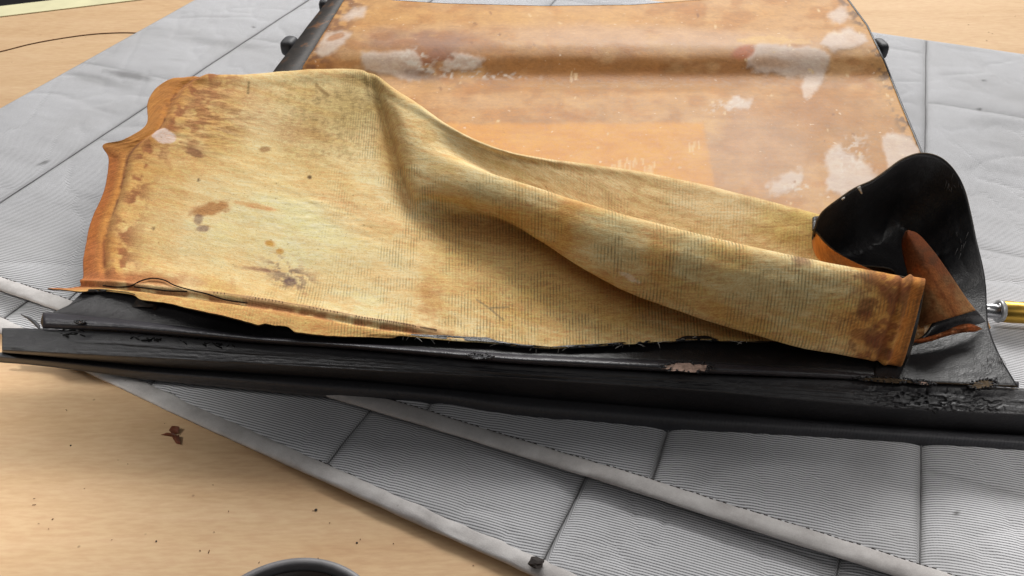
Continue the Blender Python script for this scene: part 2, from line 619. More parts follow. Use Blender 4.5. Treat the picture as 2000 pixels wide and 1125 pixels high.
slab("tabletop", A - ed * 1.6 - en * 2.6, A + ed * 4.4 - en * 2.6, A + ed * 4.4, A - ed * 1.6, 0.0, -0.035, M['bench'], bench)
sw = 0.062
slab("edge_strip", A - ed * 1.6 + en * 0.0005, A + ed * 4.4 + en * 0.0005, A + ed * 4.4 + en * sw, A - ed * 1.6 + en * sw, 0.002, -0.05, M['strip'], bench)
for ax, ay in ((-1.4, -0.15), (4.2, -0.15), (-1.4, -2.4), (4.2, -2.4)):
    p = A + ed * ax + en * ay
    slab("leg", p + (-.04, -.04, 0), p + (.04, -.04, 0), p + (.04, .04, 0), p + (-.04, .04, 0), -0.0355, -0.82, M['bench'], bench)

# ------------------------------------------------------------------ blankets
TH = math.radians(-21.5)
E1 = np.array([math.cos(TH), math.sin(TH)])
E2 = np.array([-math.sin(TH), math.cos(TH)])
SEAM_E2 = 0.41


def make_blanket(name, label, a0, a1, b0, b1, z0, seam0, step, crossrow, mat, bulge, seed, rise=None, deg=-21.5):
    E1 = np.array([math.cos(math.radians(deg)), math.sin(math.radians(deg))])
    E2 = np.array([-E1[1], E1[0]])
    da = 0.0042
    na, nb = int((a1 - a0) / da), int((b1 - b0) / da)
    a, b = np.meshgrid(np.linspace(a0, a1, na), np.linspace(b0, b1, nb), indexing='ij')
    col = np.floor((a - seam0) / step)
    fa = (a - seam0) / step - col
    wob = 0.004 * (fbm(b * 9, a * 0 + 3 + col, seed, 3) - 0.5)
    d1 = np.minimum(fa, 1 - fa) * step + wob
    sgn1 = np.where(fa < 0.5, 1, -1)
    off = crossrow(col)
    fb = (b - off) / SEAM_E2
    fb = fb - np.floor(fb)
    d2 = np.minimum(fb, 1 - fb) * SEAM_E2
    d1 = np.abs(d1)
    puff = (1 - np.exp(-d1 / 0.011)) * (0.45 + 0.55 * (1 - np.exp(-d2 / 0.012)))
    edge = np.minimum.reduce([a - a0, a1 - a, b - b0, b1 - b])
    puff *= 1 - np.exp(-(edge + 0.001) / 0.012)
    wr = fbm(a * 7, b * 20, seed + 3, 4) - 0.5
    wr2 = np.abs(fbm(a * 4 + 2 * b, b * 9 - a * 3, seed + 9, 3) - 0.5)
    z = z0 + bulge * 0.42 * puff + 0.0035 * wr * puff - 0.0018 * np.exp(-wr2 / 0.03) * puff
    if rise is not None:
        z = z + rise(a, b)
    P = np.stack([E1[0] * a + E2[0] * b, E1[1] * a + E2[1] * b, z], -1)
    sa = math.radians(8.0)       # the weave is a little askew to the edge
    u = math.cos(sa) * a + math.sin(sa) * b
    v = -math.sin(sa) * a + math.cos(sa) * b
    v = v + 0.0045 * np.exp(-d1 / 0.013) * sgn1 + 0.004 * (fbm(a * 5, b * 5, seed + 20, 2) - 0.5)
    pk = np.abs(fbm(a * 16 + b * 9, b * 5 - a * 4, seed + 41, 3) - 0.5)
    pucker = np.exp(-pk / 0.03)
    v = v + 0.0006 * pucker + 0.0008 * (fbm(a * 18, b * 12, seed + 43, 3) - 0.5)
    P[..., 2] -= 0.0014 * pucker * puff
    px, py = proj(P)
    soil_and_shade = np.exp(-d1 / 0.0022) * 0.85  # seam grooves painted darker for their gap shadow; stains join below
    soil_and_shade = np.maximum(soil_and_shade, np.exp(-d2 / 0.0018) * 0.45)
    for cx, cy, rx, ry, an, al in ((255, 147, 45, 7, 10, .62), (200, 158, 60, 8, 14, .25), (85, 318, 12, 2.5, -20, .75), (495, 53, 4, 2, 20, .8),
                                   (440, 85, 70, 6, 8, .2), (1912, 214, 4, 3, 0, .95), (1922, 157, 3, 2, 0, .8), (1866, 1004, 5, 4, 0, .95),
                                   (1960, 240, 60, 12, 5, .2), (1700, 900, 40, 60, 10, .12), (1940, 330, 70, 10, 8, .12), (1890, 95, 60, 5, 8, .15)):
        soil_and_shade = np.maximum(soil_and_shade, blob(px, py, cx, cy, rx, ry, an, 0.6, 0.35, 9.0, seed) * al)
    root = thing(name, tuple(P[0, 0]), label, "blanket", "grey moving blankets on the bench")
    q = grid_obj("quilt", P, [mat], root, uv=np.stack([u, v], -1), extra={"soil_and_shade": soil_and_shade})
    solidify(q, 0.006, -1)
    K0 = int(math.ceil((a0 - seam0) / step)); K1 = int((a1 - seam0) / step)
    for kk in range(K0, K1 + 1):
        sa_ = seam0 + kk * step
        if sa_ < a0 + .03 or sa_ > a1 - .03:
            continue
        bs_ = np.linspace(b0 + 0.004, b1 - 0.01, 160)
        # the groove lies where the wobble above puts it
        w0 = 0.004 * (fbm(bs_ * 9, bs_ * 0 + 3 + kk, seed, 3) - 0.5)
        as_ = sa_ - w0
        ia = np.clip(((as_ - a0) / (a1 - a0) * (na - 1)).round().astype(int), 0, na - 1)
        ib = np.clip(((bs_ - b0) / (b1 - b0) * (nb - 1)).round().astype(int), 0, nb - 1)
        zs_ = z[ia, ib] * .5 + z[np.clip(ia + 1, 0, na - 1), ib] * .25 + z[np.clip(ia - 1, 0, na - 1), ib] * .25
        pts_ = np.stack([E1[0] * as_ + E2[0] * bs_, E1[1] * as_ + E2[1] * bs_, zs_ + 0.0002], -1)
        tube("seam", pts_, 0.00065, M['seam'], root, 6)
    return root, (a0, a1, b0, z0)


def make_binding(root, a0, a1, b0, z0, w, seed, rise=None, dz=0.004, deg=-21.5):
    E1 = np.array([math.cos(math.radians(deg)), math.sin(math.radians(deg))])
    E2 = np.array([-E1[1], E1[0]])
    n = 420
    t = np.linspace(a0, a1, n)
    prof = []
    K = 12
    for k in range(K + 1):
        ph = math.pi * k / K
        prof.append((-math.cos(ph) * w / 2, math.sin(ph) ** 0.7))
    prof = np.array(prof)
    wav = 0.010 * (fbm(t * 2.2, t * 0, seed, 3) - 0.5)
    hgt = 0.0046 * (0.8 + 0.5 * fbm(t * 14, t * 0 + 5, seed + 2, 3))
    aa = np.repeat(t[:, None], K + 1, 1)
    bb = b0 - w * 0.32 + wav[:, None] + prof[None, :, 0] * (0.95 + 0.12 * fbm(t * 10, t * 0, seed + 7, 2)[:, None])
    zz = z0 + dz + hgt[:, None] * prof[None, :, 1] + 0.0022 * (fbm(aa * 60, bb * 160, seed + 4, 3) - 0.5)
    if rise is not None:
        zz = zz + rise(aa, bb)
    P = np.stack([E1[0] * aa + E2[0] * bb, E1[1] * aa + E2[1] * bb, zz], -1)
    o = grid_obj("binding", P, [M['binding']], root)
    solidify(o, 0.006, -1)
    parts = []
    step = 0.0072
    for i, s in enumerate(np.arange(a0 + 0.2, a1 - 0.01, step)):
        k = int((s - a0) / (a1 - a0) * (n - 1))
        c = P[k, K - 1] + np.array([0, 0, 0.0006])
        d = np.array([E1[0], E1[1], 0]) * 0.0018
        if 0.05 < P[k, 0, 1] < 1.0 and abs(P[k, 0, 0]) < 1.0:
            parts.append(tube_geo([c - d, c + d], 0.0005, 5))
    V, F = merge(parts)
    tag(mesh_obj("stitching", V, F, M['crumb'], root), kind="stuff")


low_rise = lambda a, b: 0.0 * a
r1, _ = make_blanket("moving_blanket", "lower grey striped moving blanket, its pale edge lying on bare wood",
                     -1.3, 1.25, 0.365, 0.80, 0.008, -0.397, 0.246, lambda c: 1.3 + 0 * c, M['blanket_low'], 0.012, 11, deg=-26.5)
make_binding(r1, -1.3, 1.25, 0.365, 0.002, 0.019, 5, deg=-26.5)
r2, _ = make_blanket("moving_blanket", "upper grey striped moving blanket, spread under the dismantled panel and over the other blanket",
                     -1.262, 1.45, 0.488, 1.70, 0.023, -0.045, 0.247, lambda c: 0.81 + 0.205 * (np.abs(c) % 2 == 1) , M['blanket'], 0.013, 31)
make_binding(r2, -1.262, 1.45, 0.488, 0.0195, 0.019, 9)

# ------------------------------------------------------------------ dismantled panel
panel = thing("car_panel", un(1000, 400, 0.03), "amber varnished fibre panel with pale filler patches and a black vinyl front edge", "panel")

# board ------------------------------------------------------------
NX, NY = 420, 250
yy = np.concatenate([np.linspace(0, 1, 190) * 440, 440 + np.linspace(0, 1, NY - 190 + 1)[1:] * 200])
tt = np.linspace(0, 1, NX)


def lx(y):   # left border of the board
    return np.interp(y, [-60, 0, 132, 620], [709, 672, 590, 285])


def rx_(y):
    return np.interp(y, [-60, 0, 50, 121, 199, 295, 640], [1622, 1655, 1692, 1726, 1757, 1797, 1935])


backy = lambda t: np.interp(t, [0, .1, .2, .4, .57, .68, .78, 1], [-14, 1, 7, 12, 10, 2, -5, -14])
PX = np.zeros((NX, NY)); PY = np.zeros((NX, NY))
for i, t in enumerate(tt):
    y = backy(t) + yy / 640.0 * (640 - backy(t))
    PY[i] = y
    PX[i] = lx(y) + (rx_(y) - lx(y)) * t
zb = np.interp(PY, [-20, 20, 60, 85, 110, 150, 172, 184, 230, 700], [0.100, 0.104, 0.114, 0.1145, 0.106, 0.0860, 0.0815, 0.085, 0.086, 0.086])
for _ in range(14):
    zb[:, 1:-1] = (zb[:, :-2] + zb[:, 1:-1] * 2 + zb[:, 2:]) / 4
zb = zb + 0.0015 * (fbm(PX / 160, PY / 60, 3, 3) - 0.5)
mk = np.clip((PX - lx(PY)) / 60, 0, 1) * np.clip((rx_(PY) - PX) / 60, 0, 1)
flat = 0.1 - 0.0
zb = zb * mk + (0.094 + 0 * zb) * (1 - mk) if False else zb
# colours
n1 = fbm(PX / 130, PY / 40, 51, 4)
n2 = fbm(PX / 40, PY / 22, 61, 4)
c = lin((208, 160, 106)) + 0 * PX[..., None]
c = over(c, sstep(.38, .66, n1), (212, 168, 122), .7)
c = over(c, sstep(.45, .7, n2), (188, 130, 70), .65)
# top zone amber
c = over(c, blob(PX, PY, 960, 38, 300, 26, 2, .6, .4, 60, 1), (216, 168, 108), .8)
c = over(c, blob(PX, PY, 1250, 72, 320, 20, 2, .6, .4, 60, 2), (211, 172, 140), .8)
# recess band, deeper amber with the slope's shade painted in
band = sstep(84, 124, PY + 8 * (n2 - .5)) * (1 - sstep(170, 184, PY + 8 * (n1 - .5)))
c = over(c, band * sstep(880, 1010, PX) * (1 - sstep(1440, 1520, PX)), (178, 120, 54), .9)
c = over(c, blob(PX, PY, 1210, 168, 280, 9, 0, .8, .5, 30, 8), (190, 140, 66), .6)
c = over(c, blob(PX, PY, 830, 78, 130, 20, 3, .6, .4, 40, 3), (166, 124, 104), .85)
c = over(c, blob(PX, PY, 850, 118, 55, 26, 0, .5, .5, 30, 4), (158, 104, 76), .9)
c = over(c, blob(PX, PY, 1460, 103, 36, 13, -10, .4, .5, 20, 5), (188, 108, 66), .9)
c = over(c, sstep(.52, .70, fbm(PX / 80, PY / 34, 63, 5)), (180, 120, 62), .5)
c = over(c, sstep(.55, .72, fbm(PX / 70 + 9, PY / 34, 65, 5)), (224, 182, 130), .45)
c = over(c, blob(PX, PY, 1620, 245, 150, 70, 25, .7, .7, 50, 6), (184, 134, 82), .7)
c = over(c, blob(PX, PY, 1575, 215, 60, 28, 15, .6, .6, 40, 7), (178, 122, 70), .6)
c = over(c, sstep(40, 12, rx_(PY) - PX) * sstep(0, 40, PY), (206, 158, 100), .7)
# left dirty border
lm = sstep(.42, .6, fbm(PX / 14, PY / 8, 71, 4)) * sstep(75, 20, PX - lx(PY))
c = over(c, lm, (140, 98, 70), .85)
lr = sstep(.5, .66, fbm(PX / 12, PY / 9, 75, 4)) * sstep(38, 6, rx_(PY) - PX)
c = over(c, lr, (108, 84, 70), .8)
# light unweathered rectangle
rect = polymask(PX, PY, [(760, 243), (1372, 240), (1398, 375), (1405, 460), (700, 460)], 9, 2.5, 18, 4)
c = over(c, rect, (226, 162, 82), .92)
c = over(c, rect * sstep(.5, .75, fbm(PX / 60, PY / 20, 81, 3)), (226, 172, 106), .7)
gl = blob(PX, PY, 1480, 300, 130, 80, 0, .6, .5, 50, 9)
c = over(c, gl, (204, 166, 138), .6)
c = over(c, rect, (230, 168, 84), .35)
# filler patches
fill = (220, 201, 192)
FP = [([(704, 103), (760, 100), (806, 97), (822, 112), (826, 140), (800, 160), (770, 150), (735, 142), (712, 138)], 4, 4),
      ([(860, 128), (885, 108), (915, 105), (943, 114), (938, 128), (900, 140), (868, 142)], 5, 10),
      ([(615, 100), (640, 66), (676, 60), (688, 66), (670, 84), (650, 104), (630, 112)], 4, 5),
      ([(690, 18), (714, 16), (712, 32), (692, 36), (665, 36)], 6, 6),
      ([(1486, 74), (1530, 90), (1600, 92), (1622, 110), (1612, 150), (1596, 176), (1574, 195), (1564, 172), (1568, 150), (1535, 150), (1480, 140), (1456, 132), (1470, 106)], 5, 7),
      ([(1600, 84), (1620, 66), (1660, 54), (1688, 66), (1694, 78), (1660, 96), (1630, 102)], 4, 6),
      ([(1612, 300), (1640, 278), (1652, 300), (1680, 310), (1706, 330), (1712, 355), (1640, 385), (1616, 368), (1620, 330)], 5, 9),
      ([(1722, 268), (1745, 258), (1775, 270), (1800, 292), (1790, 310), (1735, 330), (1728, 300)], 4, 6),
      ([(1500, 362), (1530, 340), (1568, 330), (1570, 356), (1540, 374), (1505, 378)], 6, 10),
      ([(1410, 205), (1440, 190), (1468, 198), (1460, 210), (1425, 216)], 6, 10),
      ([(1630, 20), (1650, 14), (1662, 36), (1640, 48), (1618, 30)], 8, 8)]
for i, (pg, so, wo) in enumerate(FP):
    m = polymask(PX, PY, pg, so + 6, wo, 13, 90 + i)
    rimm = polymask(PX, PY, pg, so + 14, wo, 13, 90 + i) - m
    c = over(c, np.clip(rimm, 0, 1), (164, 118, 84), .3)
    c = over(c, m * (.70 + .5 * np.clip(fbm(PX / 26, PY / 12, 130 + i, 4) * 1.2 - .1, 0, .6)), fill, .97)
    zb = zb + 0.0005 * m
c = over(c, blob(PX, PY, 655, 72, 17, 6, -18, .3, .3, 10, 2), (190, 140, 104), .9)
c = over(c, polymask(PX, PY, [(1440, 74), (1500, 70), (1580, 76), (1588, 84), (1500, 86), (1440, 82)], 5, 4, 15, 5), (226, 184, 126), .9)
c = over(c, blob(PX, PY, 1505, 122, 40, 12, 8, .5, .6, 20, 8), (196, 152, 116), .6)
# chalky residue
ch = sstep(.52, .68, fbm(PX / 7, PY / 5, 111, 3)) * (blob(PX, PY, 812, 124, 24, 28, -30, .5, .3, 20, 3) + .9 * blob(PX, PY, 900, 145, 120, 7, 2, .6, .4, 20, 4) + .8 * blob(PX, PY, 900, 122, 40, 14, 0, .6, .5, 12, 5)
                                                           + .5 * blob(PX, PY, 1420, 205, 40, 14, -10, .6, .5, 12, 6) + .6 * blob(PX, PY, 1660, 300, 30, 40, 30, .6, .5, 12, 7) + .6 * blob(PX, PY, 1560, 370, 40, 12, 8, .6, .5, 12, 7))
c = over(c, ch, (232, 224, 220), .95)
c = over(c, blob(PX, PY, 818, 146, 40, 9, 8, .6, .5, 20, 6), (146, 122, 112), .7)
# drips and scratches
for x0, y0, n_ in ((1195, 318, 9), (1255, 322, 5), (1345, 285, 4), (1115, 140, 3)):
    for k in range(n_):
        x = x0 + k * 6 + rng.uniform(-2, 2); y = y0 + rng.uniform(-12, 6)
        c = over(c, linemask(PX, PY, [(x, y), (x + rng.uniform(-1, 2), y + rng.uniform(8, 22))], 2.6), (238, 206, 160), .7)
for k in range(240):
    x, y = rng.uniform(800, 1780), rng.uniform(15, 400)
    m = blob(PX[::1], PY, x, y, rng.uniform(2, 5), rng.uniform(1.2, 2.6), rng.uniform(0, 90), .4, 0) if k < 60 else None
    if m is not None:
        c = over(c, m, (236, 206, 164) if k % 3 else (150, 104, 70), .8)
c = c * 0.84 * np.array([1.0, .95, .84])
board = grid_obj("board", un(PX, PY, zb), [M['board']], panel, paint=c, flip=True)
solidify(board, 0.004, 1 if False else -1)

# dark edge trim down the right side and across the back
ys = np.linspace(-12, 330, 60)
pr = un(rx_(ys) + 2, ys, np.interp(ys, [-20, 20, 60, 85, 110, 150, 172, 184, 700], [0.100, 0.104, 0.114, 0.1145, 0.106, 0.0860, 0.0815, 0.085, 0.086]))
wall_t, wall_b = pr.copy(), pr.copy()
wall_b[:, 2] = 0.04
wall_b[:, 0] -= 0.012
W = np.stack([pr - [0.001, 0, 0], pr + [0.0012, 0, 0.0008], pr + [0.0025, 0, -0.003], wall_b], 1)
grid_obj("edge_trim", W, [M['vinyl_matt']], panel, flip=True)
xs = np.linspace(0, 1, 60)
pb = np.stack([un(PX[int(t * (NX - 1)), 0], PY[int(t * (NX - 1)), 0], zb[int(t * (NX - 1)), 0]) for t in xs])
pb2 = pb.copy(); pb2[:, 2] = 0.035; pb2[:, 1] += 0.01
grid_obj("back_wall_trim", np.stack([pb + [0, .0005, .0005], pb + [0, .002, -.002], pb2], 1), [M['rim']], panel)

# side rim on the left
ys = np.linspace(-30, 600, 40)
inn = un(lx(ys), ys, 0.096 + 0 * ys)
xo = np.interp(ys, [-30, 0, 137, 600], [662, 640, 535, 250])
outp = un(xo, ys, 0.088 + 0 * ys)
bot = outp.copy(); bot[:, 2] = 0.045; bot[:, 0] += 0.004
inb = inn.copy(); inb[:, 2] = 0.082
mid = inn * .5 + outp * .5; mid[:, 2] += 0.0008
jit = 0.0025 * (fbm(ys / 14, ys * 0, 5, 3) - 0.5)
outp[:, 0] += jit
grid_obj("side_rim", np.stack([inb, inn, mid, outp, bot], 1), [M['rim']], panel, flip=True)


def buffer(cx, cy, z, wx, wy, ang):
    p = un(cx, cy, z)
    bm = bmesh.new()
    bmesh.ops.create_uvsphere(bm, u_segments=24, v_segments=14, radius=1)
    for v in bm.verts:
        sq = [math.copysign(abs(q) ** 0.62, q) for q in v.co]
        v.co = Vector((sq[0] * wx * .5, sq[1] * wy * .5, sq[2] * 0.015))
        v.co.rotate(__import__('mathutils').Euler((0, 0, math.radians(ang))))
        v.co += Vector(p)
    me = bpy.data.meshes.new("rubber_buffer"); bm.to_mesh(me); bm.free()
    me.materials.append(M['rubber'])
    me.polygons.foreach_set("use_smooth", [True] * len(me.polygons))
    o = bpy.data.objects.new("rubber_buffer", me); COL.objects.link(o)
    o.parent = panel
    o.matrix_parent_inverse.translation = -Vector(panel.location)
    return o


buffer(566, 90, 0.07, 0.026, 0.038, -12)
buffer(637, 10, 0.07, 0.02, 0.04, -12)
buffer(1718, 95, 0.080, 0.018, 0.040, 8)

# black front edge ---------------------------------------------------
XS = np.linspace(84, 1990, 300)


def ln(tab):
    k = sorted(tab)
    K = np.array([[a, b] for a, b in k], float)
    return lambda x: np.interp(x, K[:, 0], K[:, 1])


def smoothx(f):
    return lambda x: (f(x - 40) + f(x - 20) + f(x) + f(x + 20) + f(x + 40)) / 5


beadT = smoothx(ln([(40, 606), (107, 611), (230, 622), (355, 637), (505, 655), (630, 664), (697, 669), (1005, 692), (1347, 706), (1656, 722), (1976, 745), (2100, 753)]))
groove = smoothx(ln([(40, 640), (89, 642), (230, 647), (355, 657), (505, 671), (630, 678), (697, 683), (1005, 711), (1347, 729), (1656, 741), (1976, 757), (2100, 764)]))
ridge = smoothx(ln([(-60, 680), (0, 683), (300, 699), (697, 722), (1005, 738), (1350, 761), (1525, 776), (1750, 796), (2000, 810), (2100, 814)]))
under = smoothx(ln([(-60, 684), (0, 690), (300, 720), (697, 745), (1000, 774), (1350, 803), (1700, 830), (2000, 851), (2100, 858)]))
lipb = smoothx(ln([(-60, 704), (0, 708), (70, 713), (300, 743), (650, 778), (860, 792), (1000, 821), (1340, 848), (1700, 868), (2000, 887), (2100, 893)]))

# top skin: black vinyl between the peeled cover and the piping
xs = np.linspace(86, 2000, 220)
rows = []
for k, f in enumerate(np.linspace(0, 1, 14)):
    top = np.interp(xs, [86, 150, 205, 400, 900, 1500, 2000], [618, 590, 570, 560, 590, 610, 640])
    bt = beadT(xs) + 4
    y = bt + (top - bt) * f
    zz = 0.0895 + 0.0035 * math.exp(-f * 6) + 0 * xs
    xe = 86 + (xs - 86) * (1974 - 66 * f - 86) / (2000 - 86)
    rows.append(un(xe, y, zz))
T = np.stack(rows, 1)
sk = grid_obj("top_skin", T, [M['vinyl']], panel)
solidify(sk, 0.0015, -1)

# piping bead: round profile lofted along the edge
K = 12
rows = []
for k in range(K + 1):
    f = k / K
    y = beadT(XS) + (groove(XS) - beadT(XS)) * f
    fade = np.interp(XS, [84, 1500, 1750, 2080], [1, 1, .35, .25])
    z = 0.0885 + 0.0085 * math.sin(math.pi * (0.12 + 0.88 * f)) ** 0.8 * fade + 0.0006 * (fbm(XS / 9, XS * 0 + f * 3, 7, 3) - 0.5)
    rows.append(un(XS, y, z))
pip = grid_obj("piping", np.stack(rows, 1), [M['bead']], panel, flip=True)
solidify(pip, 0.002, -1)
endp = np.stack(rows, 1)[0]
mesh_obj("piping_end", list(endp) + [endp.mean(0) + np.array([-0.004, 0, -0.003])], [(i, i + 1, len(endp)) for i in range(len(endp) - 1)], M['edge_fabric'], panel)

X2 = np.linspace(4, 2090, 1000)
prof = [(lambda x: groove(x) + 0.5, 0.086), (lambda x: groove(x) + 4, 0.0885), (lambda x: groove(x) + 8, 0.0875)]
rows = []
for k in range(3):
    rows.append(un(X2, prof[k][0](X2), prof[k][1] + 0 * X2))
for f in np.linspace(0.25, 1, 26):
    y = groove(X2) + 6 + (ridge(X2) - groove(X2) - 6) * f
    z = 0.0878 + (0.0815 - 0.0878) * f ** 1.3 + 0.0026 * (fbm(X2 / 260, X2 * 0 + f * 5, 15, 4) - 0.5) + 0.0008 * (fbm(X2 / 14, X2 * 0 + f * 9, 16, 3) - 0.5)
    crk = np.exp(-((X2 - 1800) / 85) ** 2) + .5 * np.exp(-((X2 - 1935) / 40) ** 2) + .06 * np.exp(-((X2 - 300) / 110) ** 2)
    z = z + crk * (0.0036 * (np.abs(fbm(X2 / 26, X2 * 0 + f * 7, 17, 4) - 0.5) - 0.1) - 0.0022 * sstep(.52, .6, fbm(X2 / 9, X2 * 0 + f * 12, 19, 3)))
    rows.append(un(X2, y, z))
rows.append(un(X2, ridge(X2) + 1.5, 0.0795 + 0 * X2))
rows.append(un(X2, ridge(X2) + 4, 0.073 + 0 * X2))
rows.append(un(X2, ridge(X2) + (under(X2) - ridge(X2)) * .6, 0.050 + 0 * X2))
rows.append(un(X2, under(X2), 0.034 + 0 * X2))
rows.append(un(X2, under(X2) + 10, 0.027 + 0 * X2))
ff = grid_obj("front_flange", np.stack(rows, 1), [M['vinyl_matt']], panel, flip=True)
solidify(ff, 0.002, -1)

# lower ribbed lip
rows = []
NV = 12
X3 = np.linspace(-20, 2090, 900)
for k in range(NV + 1):
    f = k / NV
    y = under(X3) - 2 + (lipb(X3) - under(X3) + 2) * f
    z = 0.036 + 0.010 * math.sin(math.pi * min(1, f * 1.15)) - 0.013 * f + 0.0008 * (fbm(X3 / 70, X3 * 0 + f, 25, 2) - 0.5)
    z = z + 0.00025 * np.sin((X3 + 12 * f) / 7.0 * 2 * math.pi) * (0.15 < f < 0.9)
    rows.append(un(X3, y, z))
lp = grid_obj("lower_lip", np.stack(rows, 1), [M['lip']], panel, flip=True)
solidify(lp, 0.002, -1)

# body under the panel so it has depth and closes to the blanket
bx = np.array([un(150, 640, .05), un(1925, 735, .05), un(1700, 200, .05), un(1590, 60, .05), un(720, 60, .05), un(620, 180, .05)])
V = [(*p[:2], z) for z in (0.036, 0.082) for p in bx]
n = len(bx)
mesh_obj("inner_frame", V, [tuple(range(n, 2 * n)), tuple(range(n))[::-1]] + [(i, (i + 1) % n, n + (i + 1) % n, n + i) for i in range(n)], M['vinyl_matt'], panel, smooth=False)

# torn holes in the piping showing the pale lining, ragged lip round each
def tear(cx, cy, rx, ry, z, col, seed, ang=3):
    V, F = [], []
    n = 26
    r = random.Random(seed)
    cen = un(cx, cy, z)
    ringi, ringo = [], []
    for k in range(n):
        a = 2 * math.pi * k / n
        j = 1 + r.uniform(-.22, .22)
        x = cx + rx * j * math.cos(a) * math.cos(math.radians(ang)) - ry * j * math.sin(a) * math.sin(math.radians(ang))
        y = cy + ry * j * math.sin(a) + rx * j * math.cos(a) * math.sin(math.radians(ang))
        ringi.append(un(x, y, z + r.uniform(-.0004, .0006)))
        ringo.append(un(cx + (x - cx) * 1.16, cy + (y - cy) * 1.3, z - 0.0012))
    V = [cen] + ringi
    F = [(0, 1 + (k + 1) % n, 1 + k) for k in range(n)]
    t = mesh_obj("torn_lining", V, F, col, panel, smooth=False)
    parts = []
    for k in range(n):
        p, q = ringi[k], ringo[k]
        for _ in range(2):
            s = np.array([r.uniform(-.0015, .0015), r.uniform(-.001, .001), r.uniform(0, .0015)])
            parts.append(tube_geo([p + s * .5, (p + q) / 2 + s + [0, 0, .0008], q + s], 0.0007, 4))
    V, F = merge(parts)
    tag(mesh_obj("torn_edge", V, F, M['vinyl_matt'], panel), kind="stuff")


zt = 0.0985
tear(1340, 718, 46, 8, zt, M['foam'], 1, 2)
tear(936, 697, 20, 4, zt, M['lip'], 2, 3)
tear(1735, 743, 52, 4, 0.0945, M['edge_fabric'], 3, 3)
tear(1922, 750, 24, 7, 0.0935, M['edge_fabric'], 4, -8)
tear(1800, 748, 20, 3, 0.0935, M['foam'], 5, 4)
tear(157, 630, 8, 2.5, 0.0985, M['foam'], 6, 3)
# crumpled cracked vinyl under the right tears
parts = []
r = random.Random(8)
for k in range(46):
    x = 1790 + r.gauss(0, 66); y = 771 + r.gauss(0, 10) + (x - 1790) * .02
    n_ = 6
    q_ = []
    L = r.uniform(10, 46)
    yy_ = y
    for i in range(n_):
        yy_ += r.gauss(0, 2.2)
        q_.append(un(x + L * i / n_, yy_, 0.0848 - 0.0055 * max(0, min(1, (yy_ - groove(x) - 6) / 45)) ** 1.3))
    parts.append(tube_geo(q_, r.uniform(.0003, .0007), 5))
for k in range(60):
    x = r.choice([r.uniform(250, 330), r.uniform(90, 170), r.uniform(300, 460)]); y = groove(x) + r.uniform(1, 14)
    p = un(x, y, 0.0875)
    d = np.array([r.uniform(.001, .004), r.uniform(-.002, .002), 0])
    parts.append(tube_geo([p - d, p + d], r.uniform(.0004, .0009), 5))
V, F = merge(parts)
tag(mesh_obj("cracked_skin", V, F, M['crack'], panel), kind="stuff")

# loose grey tongue at the left end of the edge
Lf = cr([(40, 615), (52, 622), (66, 634), (78, 646)], 10)
Rt = cr([(44, 614), (62, 622), (76, 632), (80, 644)], 10)
gp = np.stack([un(Lf[:, 0], Lf[:, 1] , 0.075 + 0 * Lf[:, 0]), un((Lf[:, 0] + Rt[:, 0]) / 2, (Lf[:, 1] + Rt[:, 1]) / 2, 0.079 + 0 * Lf[:, 0]), un(Rt[:, 0], Rt[:, 1], 0.075 + 0 * Lf[:, 0])], 1)
solidify(grid_obj("torn_tongue", gp, [M['rubber']], panel), 0.0015, -1)

